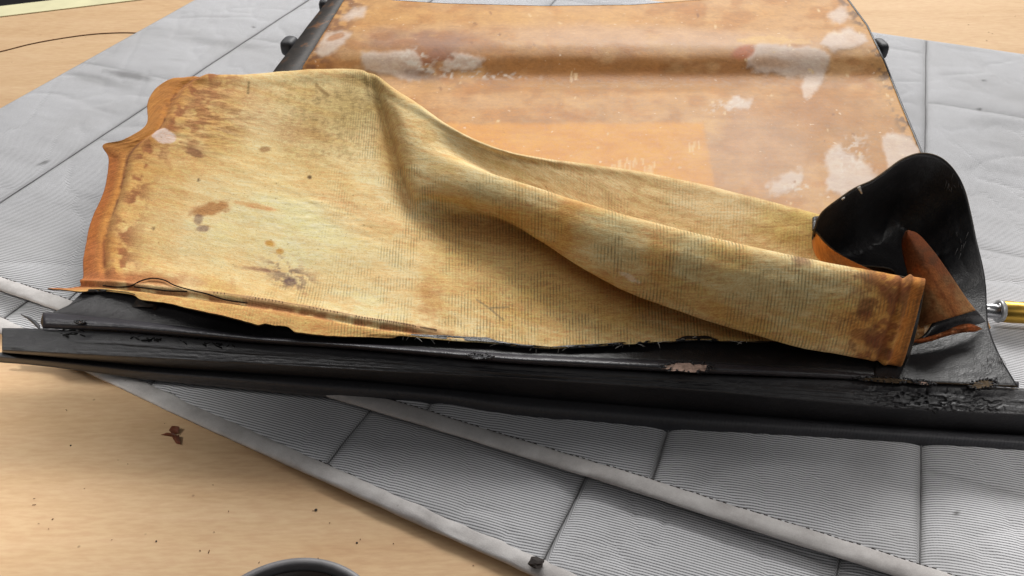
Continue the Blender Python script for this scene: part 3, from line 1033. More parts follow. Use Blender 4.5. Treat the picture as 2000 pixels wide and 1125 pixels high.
# ------------------------------------------------------------------ peeled cover
cover = thing("vinyl_cover", un(900, 560, 0.092), "peeled back black vinyl cover lying with its stained tan cloth backing up", "vinyl cover")
CP = [
 # left edge
 [(92,564,.080),(155,556,.086),(163,505,.092),(176,438,.101),(203,372,.111),(212,312,.119),(201,283,.126),(243,272,.139),(285,243,.151),(288,203,.161),(304,172,.170),(337,153,.176),(347,160,.13),(352,175,.095)],
 [(215,575,.096),(232,561,.099),(226,505,.102),(235,438,.111),(255,375,.121),(268,327,.129),(280,300,.136),(302,272,.146),(332,245,.156),(352,205,.166),(378,170,.176),(412,147,.184),(422,153,.14),(427,165,.095)],
 [(390,606,.110),(400,582,.110),(395,520,.113),(400,450,.121),(410,390,.130),(420,345,.138),(430,310,.145),(445,275,.154),(457,243,.163),(468,210,.173),(482,175,.183),(497,145,.191),(507,151,.15),(512,163,.095)],
 [(560,647,.105),(565,607,.108),(555,545,.112),(555,470,.121),(560,410,.130),(565,360,.138),(570,320,.146),(578,280,.156),(585,240,.167),(592,205,.178),(597,168,.190),(600,136,.200),(610,142,.155),(615,155,.095)],
 [(720,660,.100),(722,636,.103),(705,570,.107),(690,500,.115),(685,440,.124),(690,385,.133),(694,335,.142),(698,285,.153),(700,235,.167),(700,195,.180),(698,162,.192),(694,136,.201),(712,141,.155),(722,155,.095)],
 [(865,665,.096),(864,657,.098),(850,590,.100),(834,520,.104),(818,455,.108),(800,408,.112),(788,375,.119),(774,320,.129),(760,265,.142),(746,215,.159),(736,180,.176),(733,147,.194),(752,156,.15),(772,172,.095)],
 [(965,670,.0955),(965,666,.096),(950,610,.098),(928,540,.100),(898,466,.103),(862,410,.118),(850,385,.136),(840,345,.150),(828,300,.161),(818,262,.168),(808,225,.174),(798,191,.178),(815,200,.14),(835,215,.095)],
 [(1090,679,.0945),(1090,675,.0955),(1075,625,.097),(1050,560,.098),(1005,465,.101),(985,428,.126),(985,403,.147),(988,375,.159),(987,348,.162),(982,325,.160),(976,305,.161),(967,288,.163),(985,293,.13),(1000,302,.095)],
 [(1310,668,.097),(1310,663,.097),(1290,640,.097),(1245,575,.099),(1215,525,.106),(1203,560,.127),(1220,512,.155),(1240,462,.174),(1257,429,.176),(1263,412,.156),(1275,375,.157),(1285,342,.163),(1300,350,.13),(1312,362,.095)],
 [(1530,668,.099),(1530,664,.099),(1505,655,.097),(1480,630,.099),(1490,600,.107),(1500,662,.117),(1520,608,.148),(1543,548,.174),(1560,502,.180),(1567,492,.155),(1575,455,.162),(1588,417,.174),(1595,426,.14),(1602,440,.095)],
 [(1650,686,.097),(1650,682,.097),(1635,665,.097),(1625,645,.099),(1640,630,.104),(1642,693,.106),(1662,638,.139),(1686,575,.169),(1698,527,.177),(1700,520,.152),(1605,484,.162),(1590,430,.184),(1602,424,.17),(1620,420,.14)],
 [(1740,700,.095),(1740,697,.095),(1742,692,.095),(1744,686,.097),(1748,694,.098),(1760,716,.0975),(1778,664,.130),(1795,600,.163),(1807,546,.180),(1772,531,.152),(1645,500,.158),(1591,452,.182),(1610,413,.203),(1642,389,.214)],
]
CPa = np.array(CP, float)
CPa[6, 4] = 885, 446, .1015
CPa[6, 5] = 862, 399, .122
CPa[6, 6] = 852, 378, .138
CPa[5, 5] = 801, 403, .108
CPa[5, 6] = 790, 372, .115
CPa[7, 4] = 1003, 452, .101
for s_, z9, z10, z11 in ((7, .156, .157, .161), (8, .133, .137, .143), (9, .127, .135, .143), (10, .130, .140, .166), (11, .135, .148, .178)):
    CPa[s_, 10, 2], CPa[s_, 11, 2] = z10, z11
CPa[11, 9, 2] = .135
CPa[8, 9] = 1262, 482, .117
CPa[9, 9] = 1567, 548, .114
CPa[10, 9] = 1698, 572, .116
CPa[10, 10] = 1597, 503, .140
CPa[11, 9, :2] = 1782, 558
CPa[7, 9] = 985, 350, .142
for s_, k_ in enumerate((.62, .60, .58, .58, .58, .66, .85)):
    CPa[s_, 2:12, 2] = .095 + (CPa[s_, 2:12, 2] - .095) * k_
CPa[10, 12] = 1600, 432, .150
CPa[10, 13] = 1612, 432, .095
CPa[11, 12] = 1601, 432, .190
CPa[11, 13] = 1606, 440, .175
CPa[1:10, 12, 1] += 14
CPa[1:10, 13, 1] += 26
CPa[4:10, 12, 0] -= 8
for s_ in range(1, 11):
    h_ = CPa[s_, 11, 2]
    CPa[s_, 12] = CPa[s_, 11, 0] + 4, CPa[s_, 11, 1] + 9, .095 + (h_ - .095) * .42
    CPa[s_, 13] = CPa[s_, 11, 0] + 8, CPa[s_, 11, 1] + 14, .089
CPa[11, 12] = 1598, 446, .150
CPa[11, 13] = 1604, 450, .120
vw = np.array([0, 0, 0, 0, .4, .8, 1, 1, 1, 1, 1, .8, .5, .2])
def between(p, q, t, zt):
    m = p * (1 - t) + q * t
    m[:, 2] = p[:, 2] * (1 - zt) + q[:, 2] * zt
    return m
SIDX = np.array([0, 1, 2, 3, 4, 4.6, 5, 5.25, 6, 7, 8, 9, 10, 11.0])
L_ = between(CPa[4], CPa[5], .62, 0); R_ = between(CPa[5], CPa[6], .30, 0)
for k_ in range(14):
    L_[k_, 2] = CPa[4, k_, 2] + (CPa[5, k_, 2] - CPa[4, k_, 2]) * (.62 - .34 * vw[k_])
    R_[k_, 2] = CPa[5, k_, 2] + (CPa[6, k_, 2] - CPa[5, k_, 2]) * (.30 + .42 * vw[k_])
CPb = np.stack(list(CPa[:5]) + [L_, CPa[5], R_] + list(CPa[6:]))
C3 = un(CPb[..., 0], CPb[..., 1], CPb[..., 2])
NS, NVV = 640, 380
S = cr(C3, NS)
S = np.swapaxes(cr(np.swapaxes(S, 0, 1), NVV), 0, 1)
sp = np.interp(np.linspace(0, len(CPb) - 1, NS), np.arange(len(CPb)), SIDX)[:, None] + np.zeros((1, NVV))
vp = np.linspace(0, len(CP[0]) - 1, NVV)[None, :] + np.zeros((NS, 1))
qx, qy = proj(S)
# normals
dS = np.gradient(S, axis=0); dV = np.gradient(S, axis=1)
N = np.cross(dS, dV); N /= np.linalg.norm(N, axis=-1, keepdims=True) + 1e-12
if N[NS // 4, NVV // 3, 2] < 0:
    N = -N
# arc-length coordinates
du = np.linalg.norm(np.diff(S, axis=0), axis=-1)
U = np.concatenate([np.zeros((1, NVV)), np.cumsum(du, 0)], 0)
Vv = np.concatenate([np.zeros((NS, 1)), np.cumsum(np.linalg.norm(np.diff(S, axis=1), axis=-1), 1)], 1)
U = U[:, NVV // 2:NVV // 2 + 1] * 0.5 + U * 0.5
# relief: seam, wrinkles
rel = 0.0022 * (fbm(U * 24, Vv * 36, 201, 5, .55) - 0.5)
wrk = fbm(qx / 46 + qy / 60, qy / 9 - qx / 70, 203, 3)
wrz = blob(qx, qy, 410, 225, 90, 75, 0, .6, .3, 40, 1) + .7 * blob(qx, qy, 640, 420, 160, 40, 25, .6, .3, 40, 2) + .5 * blob(qx, qy, 250, 300, 40, 60, 0, .6, .3, 30, 3)
rel = rel + 0.0022 * (wrk - 0.5) * np.clip(wrz, 0, 1)
seamv = np.exp(-((vp - 1.0) / 0.10) ** 2)
rel = rel + 0.0030 * np.exp(-((vp - 1.16) / 0.10) ** 2) * sstep(5.4, 4.2, sp) - 0.0022 * seamv * sstep(5.4, 4.2, sp)
rel = rel + 0.0022 * np.exp(-((sp - 0.95) / 0.13) ** 2) * sstep(1.0, 1.6, vp) - 0.0018 * np.exp(-((sp - 0.70) / 0.10) ** 2) * sstep(1.0, 1.6, vp)
rel = rel + 0.0022 * (np.exp(-((sp - 10.72) / 0.05) ** 2) - np.exp(-((sp - 10.60) / 0.05) ** 2)) * sstep(4.5, 5.2, vp) * sstep(9, 8.4, vp)
S = S + N * rel[..., None]
# ragged front edge
rag = 0.004 * (fbm(U[:, :1] * 40, U[:, :1] * 0, 205, 4) - 0.5) + 0.006 * sstep(.6, .75, fbm(U[:, :1] * 14, U[:, :1] * 0 + 3, 207, 2))
S[:, :, 1] += (rag * np.exp(-vp / 0.25))

# ---- colours of the backing
x, y = qx, qy
c = lin((219, 190, 132)) + 0 * x[..., None]
lo = fbm(x / 150, y / 90, 301, 4)
gr = fbm(x / 150 + y / 300, y / 13 - x / 40, 303, 5)
mo = fbm(x / 38, y / 30, 305, 4)
c = over(c, sstep(.42, .68, lo), (203, 164, 94), .75)
c = over(c, sstep(.60, .36, lo), (226, 203, 154), .65)
c = over(c, sstep(.47, .64, gr), (206, 160, 98), .40)
c = over(c, sstep(.53, .38, gr), (230, 208, 160), .35)
c = over(c, sstep(.55, .72, mo), (196, 156, 88), .40)
front = sstep(5.0, 4.3, vp)        # front sheet, before the roll
# dull olive dome and crease
c = over(c, blob(x, y, 640, 225, 120, 75, 12, .7, .5, 60, 11), (172, 144, 84), .62)
c = over(c, blob(x, y, 700, 185, 46, 60, 0, .7, .5, 40, 12), (156, 134, 80), .5)
c = over(c, sstep(.50, .64, fbm(x / 6, y / 6, 307, 3)) * blob(x, y, 640, 240, 130, 80, 20, .7, .5, 60, 13), (120, 98, 60), .35)
c = over(c, blob(x, y, 775, 320, 28, 110, -12, .7, .4, 60, 14), (182, 138, 62), .6)
c = over(c, blob(x, y, 560, 250, 60, 22, 10, .7, .6, 30, 15), (168, 116, 62), .5)
c = over(c, blob(x, y, 460, 195, 60, 45, -20, .7, .6, 30, 16), (184, 134, 80), .45)
c = over(c, blob(x, y, 520, 240, 50, 30, 0, .7, .6, 30, 18), (228, 206, 160), .4)
# lower sheet warm ochre towards the roll, with its shadow painted in
c = over(c, blob(x, y, 1080, 560, 330, 95, 14, .7, .4, 90, 17) * front, (196, 152, 78), .75)
c = over(c, blob(x, y, 930, 440, 90, 40, 20, .7, .5, 50, 19) * front, (180, 132, 74), .6)
c = over(c, blob(x, y, 620, 440, 170, 26, 24, .8, .5, 40, 20), (232, 210, 158), .55)
c = over(c, blob(x, y, 690, 405, 130, 10, 24, .8, .5, 30, 21), (202, 142, 70), .5)
c = over(c, blob(x, y, 480, 480, 190, 70, 8, .8, .5, 60, 22), (226, 200, 144), .45)
c = over(c, blob(x, y, 590, 470, 270, 105, 14, .8, .5, 60, 70), (238, 220, 176), .45)  # cream blob painted in to raise the sheet's highlight
c = over(c, blob(x, y, 560, 330, 120, 50, 20, .8, .6, 40, 71), (230, 206, 150), .35)
# brown left border
wide = sstep(2.1, .9, sp + .9 * (fbm(x / 50, y / 30, 309, 4) - .5)) * sstep(1.05, 1.4, vp)
c = over(c, wide, (200, 150, 76), .7)
bw = 0.95 + 0.5 * (fbm(x / 60, y / 40, 311, 3) - .5)
lb = sstep(bw + .28, bw - .30, sp) * sstep(1.0, 1.3, vp)
c = over(c, lb, (182, 118, 52), .9)
c = over(c, sstep(0.62, 0.25, sp) * sstep(6.3, 5.0, vp), (170, 94, 38), .8)
c = over(c, np.exp(-((sp - 0.72 - .18 * (fbm(y / 40, x * 0, 313, 3) - .5)) / 0.05) ** 2) * sstep(1.0, 1.5, vp) * sstep(.38, .55, fbm(x / 18, y / 22, 315, 3)), (116, 66, 38), .75)
c = over(c, np.exp(-((sp - 1.08) / 0.20) ** 2) * sstep(.46, .62, fbm(x / 16, y / 14, 317, 4)), (142, 84, 52), .85)
c = over(c, np.exp(-((sp - 1.45) / 0.30) ** 2) * sstep(.52, .66, fbm(x / 20, y / 12, 319, 4)) * sstep(5.0, 7.0, vp), (160, 104, 66), .7)
c = over(c, sstep(.46, .6, fbm(x / 24 + y / 28, y / 3.6 - x / 26, 321, 3)) * blob(x, y, 410, 225, 80, 62, 0, .7, .4, 40, 23), (150, 100, 62), .62)
c = over(c, blob(x, y, 250, 545, 140, 14, 3, .7, .7, 24, 24), (168, 104, 62), .8)
c = over(c, blob(x, y, 185, 510, 24, 40, 0, .7, .7, 24, 25), (168, 100, 58), .5)
# seam allowance along the front
sm = sstep(5.3, 4.4, sp)
c = over(c, sstep(1.02, .9, vp) * sm, (212, 164, 98), .9)
c = over(c, np.exp(-((vp - 1.0) / 0.14) ** 2) * sm * sstep(.3, .55, fbm(x / 26, y / 10, 323, 3)), (158, 96, 58), .85)
c = over(c, np.exp(-((vp - 1.22) / 0.06) ** 2) * sm * sstep(1.4, 2.2, sp), (112, 74, 62), .75)
c = over(c, sstep(.7, .0, sp) * sstep(1.2, .8, vp), (158, 92, 58), .85)
# named stains
c = over(c, blob(x, y, 320, 267, 23, 14, 10, .12, .22, 14, 26), (219, 194, 182), .96)
for cx, cy, rx, ry, an, col, al in ((380, 297, 20, 8, 22, (134, 90, 62), .85), (517, 291, 13, 6, 0, (146, 100, 60), .7), (412, 408, 36, 13, -14, (166, 110, 58), .85),
                                   (388, 430, 9, 10, 0, (104, 72, 76), .62), (396, 447, 12, 6, 0, (98, 66, 78), .66), (527, 476, 10, 6, 10, (196, 146, 66), .95),
                                   (547, 491, 7, 5, 0, (198, 150, 74), .9), (388, 352, 3, 4, 0, (84, 62, 40), .9), (605, 346, 4, 4, 0, (84, 62, 40), .9),
                                   (500, 403, 40, 5, 12, (196, 132, 64), .6), (300, 446, 3, 3, 0, (90, 70, 44), .8), (330, 322, 14, 5, 60, (170, 112, 66), .4)):
    c = over(c, blob(x, y, cx, cy, rx, ry, an, .3, .35, 9, int(cx)), col, al)
ink = sstep(.47, .56, fbm(x / 9 - y / 12, y / 8, 331, 4)) * blob(x, y, 562, 532, 50, 26, 25, .6, .4, 16, 41)
c = over(c, ink, (104, 76, 82), .62)
c = over(c, blob(x, y, 566, 549, 12, 8, 0, .4, .4, 9, 42), (88, 64, 78), .7)
c = over(c, blob(x, y, 505, 526, 40, 4, 6, .6, .6, 12, 43), (140, 90, 72), .65)
c = over(c, blob(x, y, 840, 590, 24, 34, 0, .7, .8, 16, 44) * front, (176, 116, 52), .45)
c = over(c, blob(x, y, 850, 650, 60, 8, 8, .7, .8, 16, 45) * front, (150, 92, 56), .5)
pen = np.maximum(linemask(x, y, [(931, 585), (958, 604), (984, 626)], 2.6), linemask(x, y, [(957, 601), (991, 600)], 2.4)) * front
c = over(c, pen, (116, 106, 86), .6)
c = over(c, linemask(x, y, [(486, 160), (484, 182)], 3), (110, 96, 60), .7)
c = over(c, linemask(x, y, [(618, 165), (630, 178), (640, 186)], 5), (122, 92, 48), .65)
# the roll
rl = sstep(4.6, 5.1, vp) * sstep(8.6, 8.2, vp)
c = over(c, blob(x, y, 1112, 440, 38, 52, 12, .5, .5, 26, 51) * rl, (196, 142, 70), .75)
c = over(c, blob(x, y, 1060, 430, 90, 36, 24, .7, .5, 40, 52) * rl, (200, 152, 82), .5)
for cx, cy, rx, ry in ((1195, 465, 58, 44), (1345, 510, 44, 62), (1455, 550, 52, 66), (1560, 570, 56, 60), (955, 370, 40, 26)):
    c = over(c, blob(x, y, cx, cy, rx, ry, 14, .6, .7, 26, cx) * rl, (206, 188, 140), .75)
c = over(c, blob(x, y, 1290, 500, 26, 46, 14, .5, .6, 26, 53) * rl, (208, 158, 88), .7)
c = over(c, blob(x, y, 1420, 500, 50, 26, 14, .6, .6, 26, 54) * rl, (212, 164, 82), .6)
c = over(c, blob(x, y, 1350, 590, 160, 26, 22, .7, .5, 40, 55) * rl, (190, 142, 70), .6)
c = over(c, sstep(9.65, 10.3, sp + .7 * (mo - .5)) * rl, (190, 128, 58), .85)
c = over(c, sstep(9.6, 10.1, sp) * sstep(.40, .66, fbm(x / 34, y / 34, 333, 3)) * rl, (216, 172, 100), .5)
bl = sstep(.50, .60, fbm(x / 15, y / 12, 335, 5)) * sstep(9.3, 10.4, sp) * rl
c = over(c, bl, (128, 70, 48), .66)
for cx, cy, rx, ry in ((1562, 506, 22, 12), (1700, 545, 26, 11), (1740, 575, 24, 14), (1690, 600, 16, 20), (1705, 660, 16, 26), (1730, 690, 30, 9), (1770, 580, 10, 40)):
    c = over(c, blob(x, y, cx, cy, rx, ry, 10, .5, .7, 14, cx + 1) * rl, (112, 62, 46), .7)
c = over(c, np.exp(-((sp - 10.58) / 0.05) ** 2) * rl, (110, 58, 32), .75)
c = over(c, sstep(10.72, 10.8, sp) * rl, (192, 118, 48), .7)
c = over(c, np.exp(-((sp - 10.95) / 0.05) ** 2) * rl, (106, 66, 40), .6)
c = over(c, blob(x, y, 1230, 542, 18, 5, 30, .5, .8, 8, 57) * rl, (226, 204, 178), .8)
# the sheet behind the roll
bk = sstep(8.4, 8.9, vp) * sstep(6.2, 7.0, sp)
c = over(c, bk, (212, 184, 138), .7)
c = over(c, blob(x, y, 1560, 440, 70, 42, 10, .6, .5, 30, 61) * bk, (192, 160, 82), .7)
c = over(c, sstep(.5, .66, fbm(x / 14 - y / 10, y / 14, 337, 3)) * bk, (180, 146, 94), .45)
c = over(c, blob(x, y, 1380, 400, 60, 30, 10, .6, .5, 30, 62) * bk, (228, 206, 164), .5)
c = over(c, sstep(9.70, 10.0, sp) * sstep(7.99, 8.12, vp) * sstep(11.2, 10.7, vp), (176, 106, 44), .9)
# fibre coarseness: where the ribs of the cloth show
rib = 0.16 + 0.9 * (sstep(.42, .62, fbm(x / 60, y / 50, 341, 3)) - .35)
rib = rib + 0.9 * rl * sstep(7.5, 8.2, sp) * sstep(10.2, 9.7, sp) * sstep(.38, .6, fbm(x / 50, y / 60, 343, 3))
rib = rib + 0.45 * front * sstep(4.5, 6.0, sp) + 0.5 * blob(x, y, 900, 430, 130, 34, 22, .6, .4, 40, 64) * front
rib = rib * (1 - .9 * lb) * sstep(3.2, 4.4, sp + 0.9 * sstep(2.6, 1.2, vp) * 1.5)
rib = rib * (1 - 0.5 * bk)
rib = np.clip(rib, 0, 1)
gm = c.mean(-1, keepdims=True)
c = np.clip((c * .96 + gm * .04) * 1.22 * np.array([1.02, 1.0, .95]), 0, .90)
bs = grid_obj("cloth_backing", S, [M['fabric'], M['vinyl'], M['edge_fabric']], cover, uv=np.stack([S[..., 0] - 0.2 * (S[..., 1] - 0.62) * np.clip(S[..., 0] / 0.3, -0.3, 1), Vv], -1), paint=c, extra={"rib": rib * 0.75})
# face orientation: make the painted side the outside
me = bs.data
pn = np.array(me.polygons[(NS // 4) * (NVV - 1) + NVV // 3].normal)
if np.dot(pn, N[NS // 4, NVV // 3]) < 0:
    me.flip_normals()
solidify(bs, 0.0018, -1, 1, 2)

# second layer inside the open end of the roll
le = cr([(1762, 715), (1772, 700), (1784, 660), (1797, 600), (1806, 552)], 30)
le2 = cr([(1767, 713), (1778, 690), (1789, 650), (1800, 595), (1806, 552)], 30)
z_ = np.linspace(0.0965, 0.178, 30)
rows = [un(le2[:, 0] - d, le2[:, 1] - d * .28, z_ - 0.003 - 0.00012 * d) for d in (0, 20, 50)]
ro = grid_obj("roll_lining", np.stack(rows, 1), [M['vinyl'], M['edge_fabric']], cover)
solidify(ro, 0.0018, 0, 0, 1)

# black outer face, curling over at the right
RIM = [(1591,452,.182),(1600,428,.194),(1612,411,.203),(1642,388,.214),(1672,368,.219),(1705,353,.221),(1735,332,.221),(1765,311,.219),(1800,300,.214),(1835,307,.206),(1862,330,.193),(1882,365,.176),(1897,420,.155),(1908,470,.137),(1920,520,.120),(1926,560,.108),(1928,600,.101),(1932,640,.097),(1952,692,.094),(1987,754,.093)]
BASE = [(1588,468,.150),(1594,482,.135),(1602,494,.125),(1614,503,.117),(1630,510,.110),(1660,515,.105),(1690,518,.102),(1710,520,.100),(1728,522,.0985),(1742,526,.097),(1750,534,.096),(1752,550,.0955),(1744,580,.095),(1736,608,.0945),(1728,634,.094),(1722,660,.094),(1716,684,.094),(1712,708,.094),(1709,728,.0937),(1706,742,.0935)]
rim = un(*np.array(RIM).T); base = un(*np.array(BASE).T)
NR, NB = 220, 60
rim = cr(rim, NR); base = cr(base, NR)
t = np.linspace(0, 1, NB)[None, :, None]
q = rim[:, None] * (1 - t) + base[:, None] * t
# sag: hollow the sheet between rim and base
ar = np.linspace(0, 1, NR)[:, None]
sag = np.interp(ar, [0, .2, .45, .62, .75, 1], [0.0, .05, .055, .03, .010, 0])
q[..., 2] -= sag * np.sin(np.pi * t[..., 0]) * .9
q[..., 2] = np.maximum(q[..., 2], 0.0935)
q[..., 1] += np.interp(ar, [0, .2, .45, .7, 1], [0.0, .02, .035, .01, 0]) * np.sin(np.pi * t[..., 0])
w_ = fbm(q[..., 0] * 40, q[..., 1] * 40, 401, 4) - 0.5
w2_ = np.abs(fbm(q[..., 0] * 26 + q[..., 2] * 30, q[..., 1] * 26, 405, 3) - 0.5)
q[..., 2] += (0.006 * w_ - 0.004 * np.exp(-w2_ / 0.03)) * np.sin(np.pi * t[..., 0]) * np.interp(ar, [0, .68, .8, 1], [1, 1, .25, .15])
q[..., 2] = np.maximum(q[..., 2], 0.0925)
ol = grid_obj("outer_face", q, [M['vinyl'], M['fabric'], M['edge_fabric']], cover)
if ol.data.polygons[(NR // 2) * (NB - 1) + NB - 3].normal.z < 0:
    ol.data.flip_normals()
solidify(ol, 0.0018, -1, 0, 2)


def strip_part(name, Lp, Rp, zL, zR, mats, colf=None, nu=60, nv=24, belly=0.0, mo=0, mr=0, th=0.0016):
    Lc, Rc = cr(np.array(Lp, float), nu), cr(np.array(Rp, float), nu)
    zl, zr = cr(np.array(zL, float)[:, None], nu)[:, 0], cr(np.array(zR, float)[:, None], nu)[:, 0]
    t = np.linspace(0, 1, nv)[None, :]
    x = Lc[:, :1] * (1 - t) + Rc[:, :1] * t
    y = Lc[:, 1:] * (1 - t) + Rc[:, 1:] * t
    z = zl[:, None] * (1 - t) + zr[:, None] * t + belly * np.sin(math.pi * t) + 0.0012 * (fbm(x / 16, y / 16, 8, 3) - .5)
    o = grid_obj(name, un(x, y, z), mats, cover, paint=colf(x, y, t + 0 * x) if colf else None)
    if o.data.polygons[len(o.data.polygons) // 2].normal.z < 0 or False:
        o.data.flip_normals()
    solidify(o, th, -1, mo, mr)
    return o


def tabcol(x, y, t):
    c = lin((88, 54, 34)) + 0 * x[..., None]
    c = over(c, sstep(510, 600, y), (146, 106, 68), .8)
    c = over(c, sstep(490, 455, y), (96, 48, 28), .8)
    c = over(c, sstep(.45, .65, fbm(x / 12, y / 16, 3, 4)), (110, 58, 30), .6)
    sl = np.abs(x - (1808 + (y - 522) * .62))
    c = over(c, sstep(6, 1, sl) * sstep(515, 530, y), (88, 44, 24), .8)
    c = over(c, sstep(12, 4, np.abs(sl - 9)) * sstep(515, 530, y), (132, 76, 38), .6)
    return c


strip_part("folded_tab", [(1768, 452), (1761, 470), (1763, 495), (1770, 525), (1778, 560), (1786, 600), (1792, 640)], [(1775, 449), (1795, 458), (1822, 488), (1846, 521), (1868, 553), (1886, 580), (1906, 606)],
           [.165, .162, .155, .147, .138, .128, .116], [.166, .164, .158, .149, .140, .131, .122], [M['patch'], M['vinyl'], M['tab_edge']], tabcol, belly=0.013, mo=1, mr=2)
def fibcol(x, y, t):
    c = lin((178, 132, 84)) + 0 * x[..., None]
    c = over(c, sstep(.45, .62, fbm(x / 20, y / 5, 13, 4)), (120, 76, 44), .8)
    c = over(c, sstep(.55, .66, fbm(x / 9, y / 9, 15, 3)), (214, 190, 156), .6)
    return c
strip_part("torn_backing", [(1788, 606), (1810, 602), (1840, 597), (1870, 594)], [(1784, 668), (1806, 652), (1832, 618), (1868, 602)], [.122, .124, .126, .126], [.104, .112, .122, .125],
           [M['patch'], M['vinyl'], M['edge_fabric']], fibcol, belly=0.004, mo=1, mr=2)
# torn black flap below the tab
strip_part("torn_flap", [(1784, 668), (1806, 650), (1832, 618), (1862, 601), (1890, 600), (1908, 607)], [(1782, 676), (1812, 668), (1845, 655), (1880, 642), (1908, 634), (1926, 628)],
           [.104, .112, .122, .126, .125, .120], [.098, .100, .102, .104, .104, .102], [M['vinyl'], M['patch'], M['edge_fabric']], belly=0.004, mo=1, mr=2)


def torncol(x, y, t):
    c = lin((138, 78, 46)) + 0 * x[..., None]
    c = over(c, sstep(.42, .62, fbm(x / 10, y / 5, 23, 4)), (176, 96, 56), .8)
    c = over(c, sstep(.58, .7, fbm(x / 6, y / 6, 25, 3)), (210, 150, 108), .8)
    c = over(c, sstep(.56, .7, fbm(x / 14, y / 4, 27, 3)), (66, 38, 26), .7)
    return c


strip_part("torn_edge_strip", [(1776, 664), (1810, 658), (1842, 648), (1870, 636), (1892, 632), (1908, 636)], [(1774, 671), (1812, 668), (1848, 657), (1880, 650), (1904, 648), (1919, 643)],
           [.110, .111, .113, .115, .114, .110], [.104, .105, .107, .108, .107, .106], [M['patch'], M['vinyl'], M['edge_fabric']], torncol, nu=80, nv=10, belly=0.003, mo=1, mr=2)
# white stitch ends on the rim
parts = []
for (x0, y0, z0), (x1, y1, z1) in [((1679, 364, .222), (1683, 378, .214)), ((1676, 366, .222), (1681, 374, .217)), ((1644, 390, .216), (1650, 386, .218))]:
    parts.append(tube_geo([un(x0, y0, z0), un(x1, y1, z1)], 0.0009, 5))
V, F = merge(parts)
mesh_obj("stitch_end", V, F, M['pale'], cover)

# pale scuffs where the grain has cracked
parts = []
r = random.Random(12)
for cx, cy, sx, sy, n_ in ((1864, 356, 7, 12, 9), (1880, 480, 6, 26, 8), (1940, 700, 16, 7, 12)):
    for k in range(n_):
        ex, ey = r.gauss(cx, sx), r.gauss(cy, sy)
        gx, gy = proj(q)
        i_, j_ = np.unravel_index(np.argmin((gx - ex) ** 2 + (gy - ey) ** 2 - 0 * gx), gx.shape)
        p_ = q[i_, j_] + [0, 0, .0012]
        e_ = q[min(i_ + 2, NR - 1), min(j_ + r.randrange(0, 3), NB - 1)] + [0, 0, .0012]
        if 1e-4 < np.linalg.norm(e_ - p_) < .02:
            parts.append(tube_geo([p_, (p_ + e_) / 2 + [0, 0, .0004], e_], 0.00032, 4))
V, F = merge(parts)
tag(mesh_obj("scuff", V, F, M['zinc_matt'], cover), kind="stuff")

# stitches along the front seam
parts = []
jv = int(1.17 / (len(CP[0]) - 1) * (NVV - 1))
js = [i for i in range(NS) if 2.1 < sp[i, 0] < 5.0]
for i in js[::2]:
    if vnoise(i / 9.0, 0.5, 77) < 0.45:
        continue
    p = S[i, jv] + N[i, jv] * 0.0006
    qn = S[i, jv + 2] + N[i, jv + 4] * 0.0006
    parts.append(tube_geo([p, qn], 0.0003, 4))
V, F = merge(parts)
tag(mesh_obj("stitching", V, F, M['thread'], cover), kind="stuff")
# frayed threads at the torn front edge
parts = []
r = random.Random(3)
for k in range(70):
    i = r.randrange(int(NS * .36), int(NS * .82))
    p = S[i, 1]
    d = np.array([r.gauss(0, .005), -abs(r.gauss(0, .004)), r.uniform(-.004, .003)])
    parts.append(tube_geo([p, p + d * .6 + [0, 0, .001], p + d], 0.00028, 4))
V, F = merge(parts)
tag(mesh_obj("frayed_threads", V, F, M['pale'], cover), kind="stuff")
# loose dark sewing thread on the seam allowance
def on_cover(pts, lift):
    out = []
    for (a, b) in pts:
        d = (qx[:, :int(NVV * .3)] - a) ** 2 + (qy[:, :int(NVV * .3)] - b) ** 2
        i, j = np.unravel_index(np.argmin(d), d.shape)
        out.append(S[i, j] + [0, 0, lift])
    return cr(np.array(out), 80)
tube("loose_thread", on_cover([(200, 558), (230, 561), (258, 561), (275, 554), (290, 548), (305, 547), (322, 551), (345, 562), (375, 572), (405, 579), (440, 587), (483, 593)], 0.0022), 0.0008, M['thread'], cover, 6)
tube("loose_thread", on_cover([(262, 562), (300, 567), (330, 570), (365, 573)], 0.0016), 0.0008, M['thread'], cover, 6)

# ------------------------------------------------------------------ small things around
# brass handled tool
o = un(1924, 606, 0.047); e = un(2010, 612, 0.047)
ax = (e - o) / np.linalg.norm(e - o)
px = np.linalg.norm(e - o) / 86.0
tool = thing("brass_tool", o, "brass handled tool with a short steel shaft lying beside the black vinyl", "tool")
lathe("shaft", [(-.03, .006), (0, .0088), (22 * px, .0088), (22.5 * px, .0105), (25 * px, .0105)], o, ax, M['steel'], tool)
lathe("collar", [(24 * px, .010), (24.2 * px, .0132), (27 * px, .0136), (29 * px, .0129), (33 * px, .0129)], o, ax, M['zinc'], tool)
lathe("handle", [(32.5 * px, .0124), (33 * px, .0128), (120 * px, .0128), (180 * px, .0128), (184 * px, .011)], o, ax, M['brass'], tool)

# thread across the bare bench
pts = cr(np.array([un(x, y, 0.0008) for x, y in ((-60, 112), (0, 101), (60, 86), (120, 75), (180, 67), (235, 64), (275, 65), (312, 68))]), 70)
tag(tube("thread", pts, 0.0011, M['brown_thread'], None, 6), "long brown thread lying curved across the bare bench at the back", "thread")

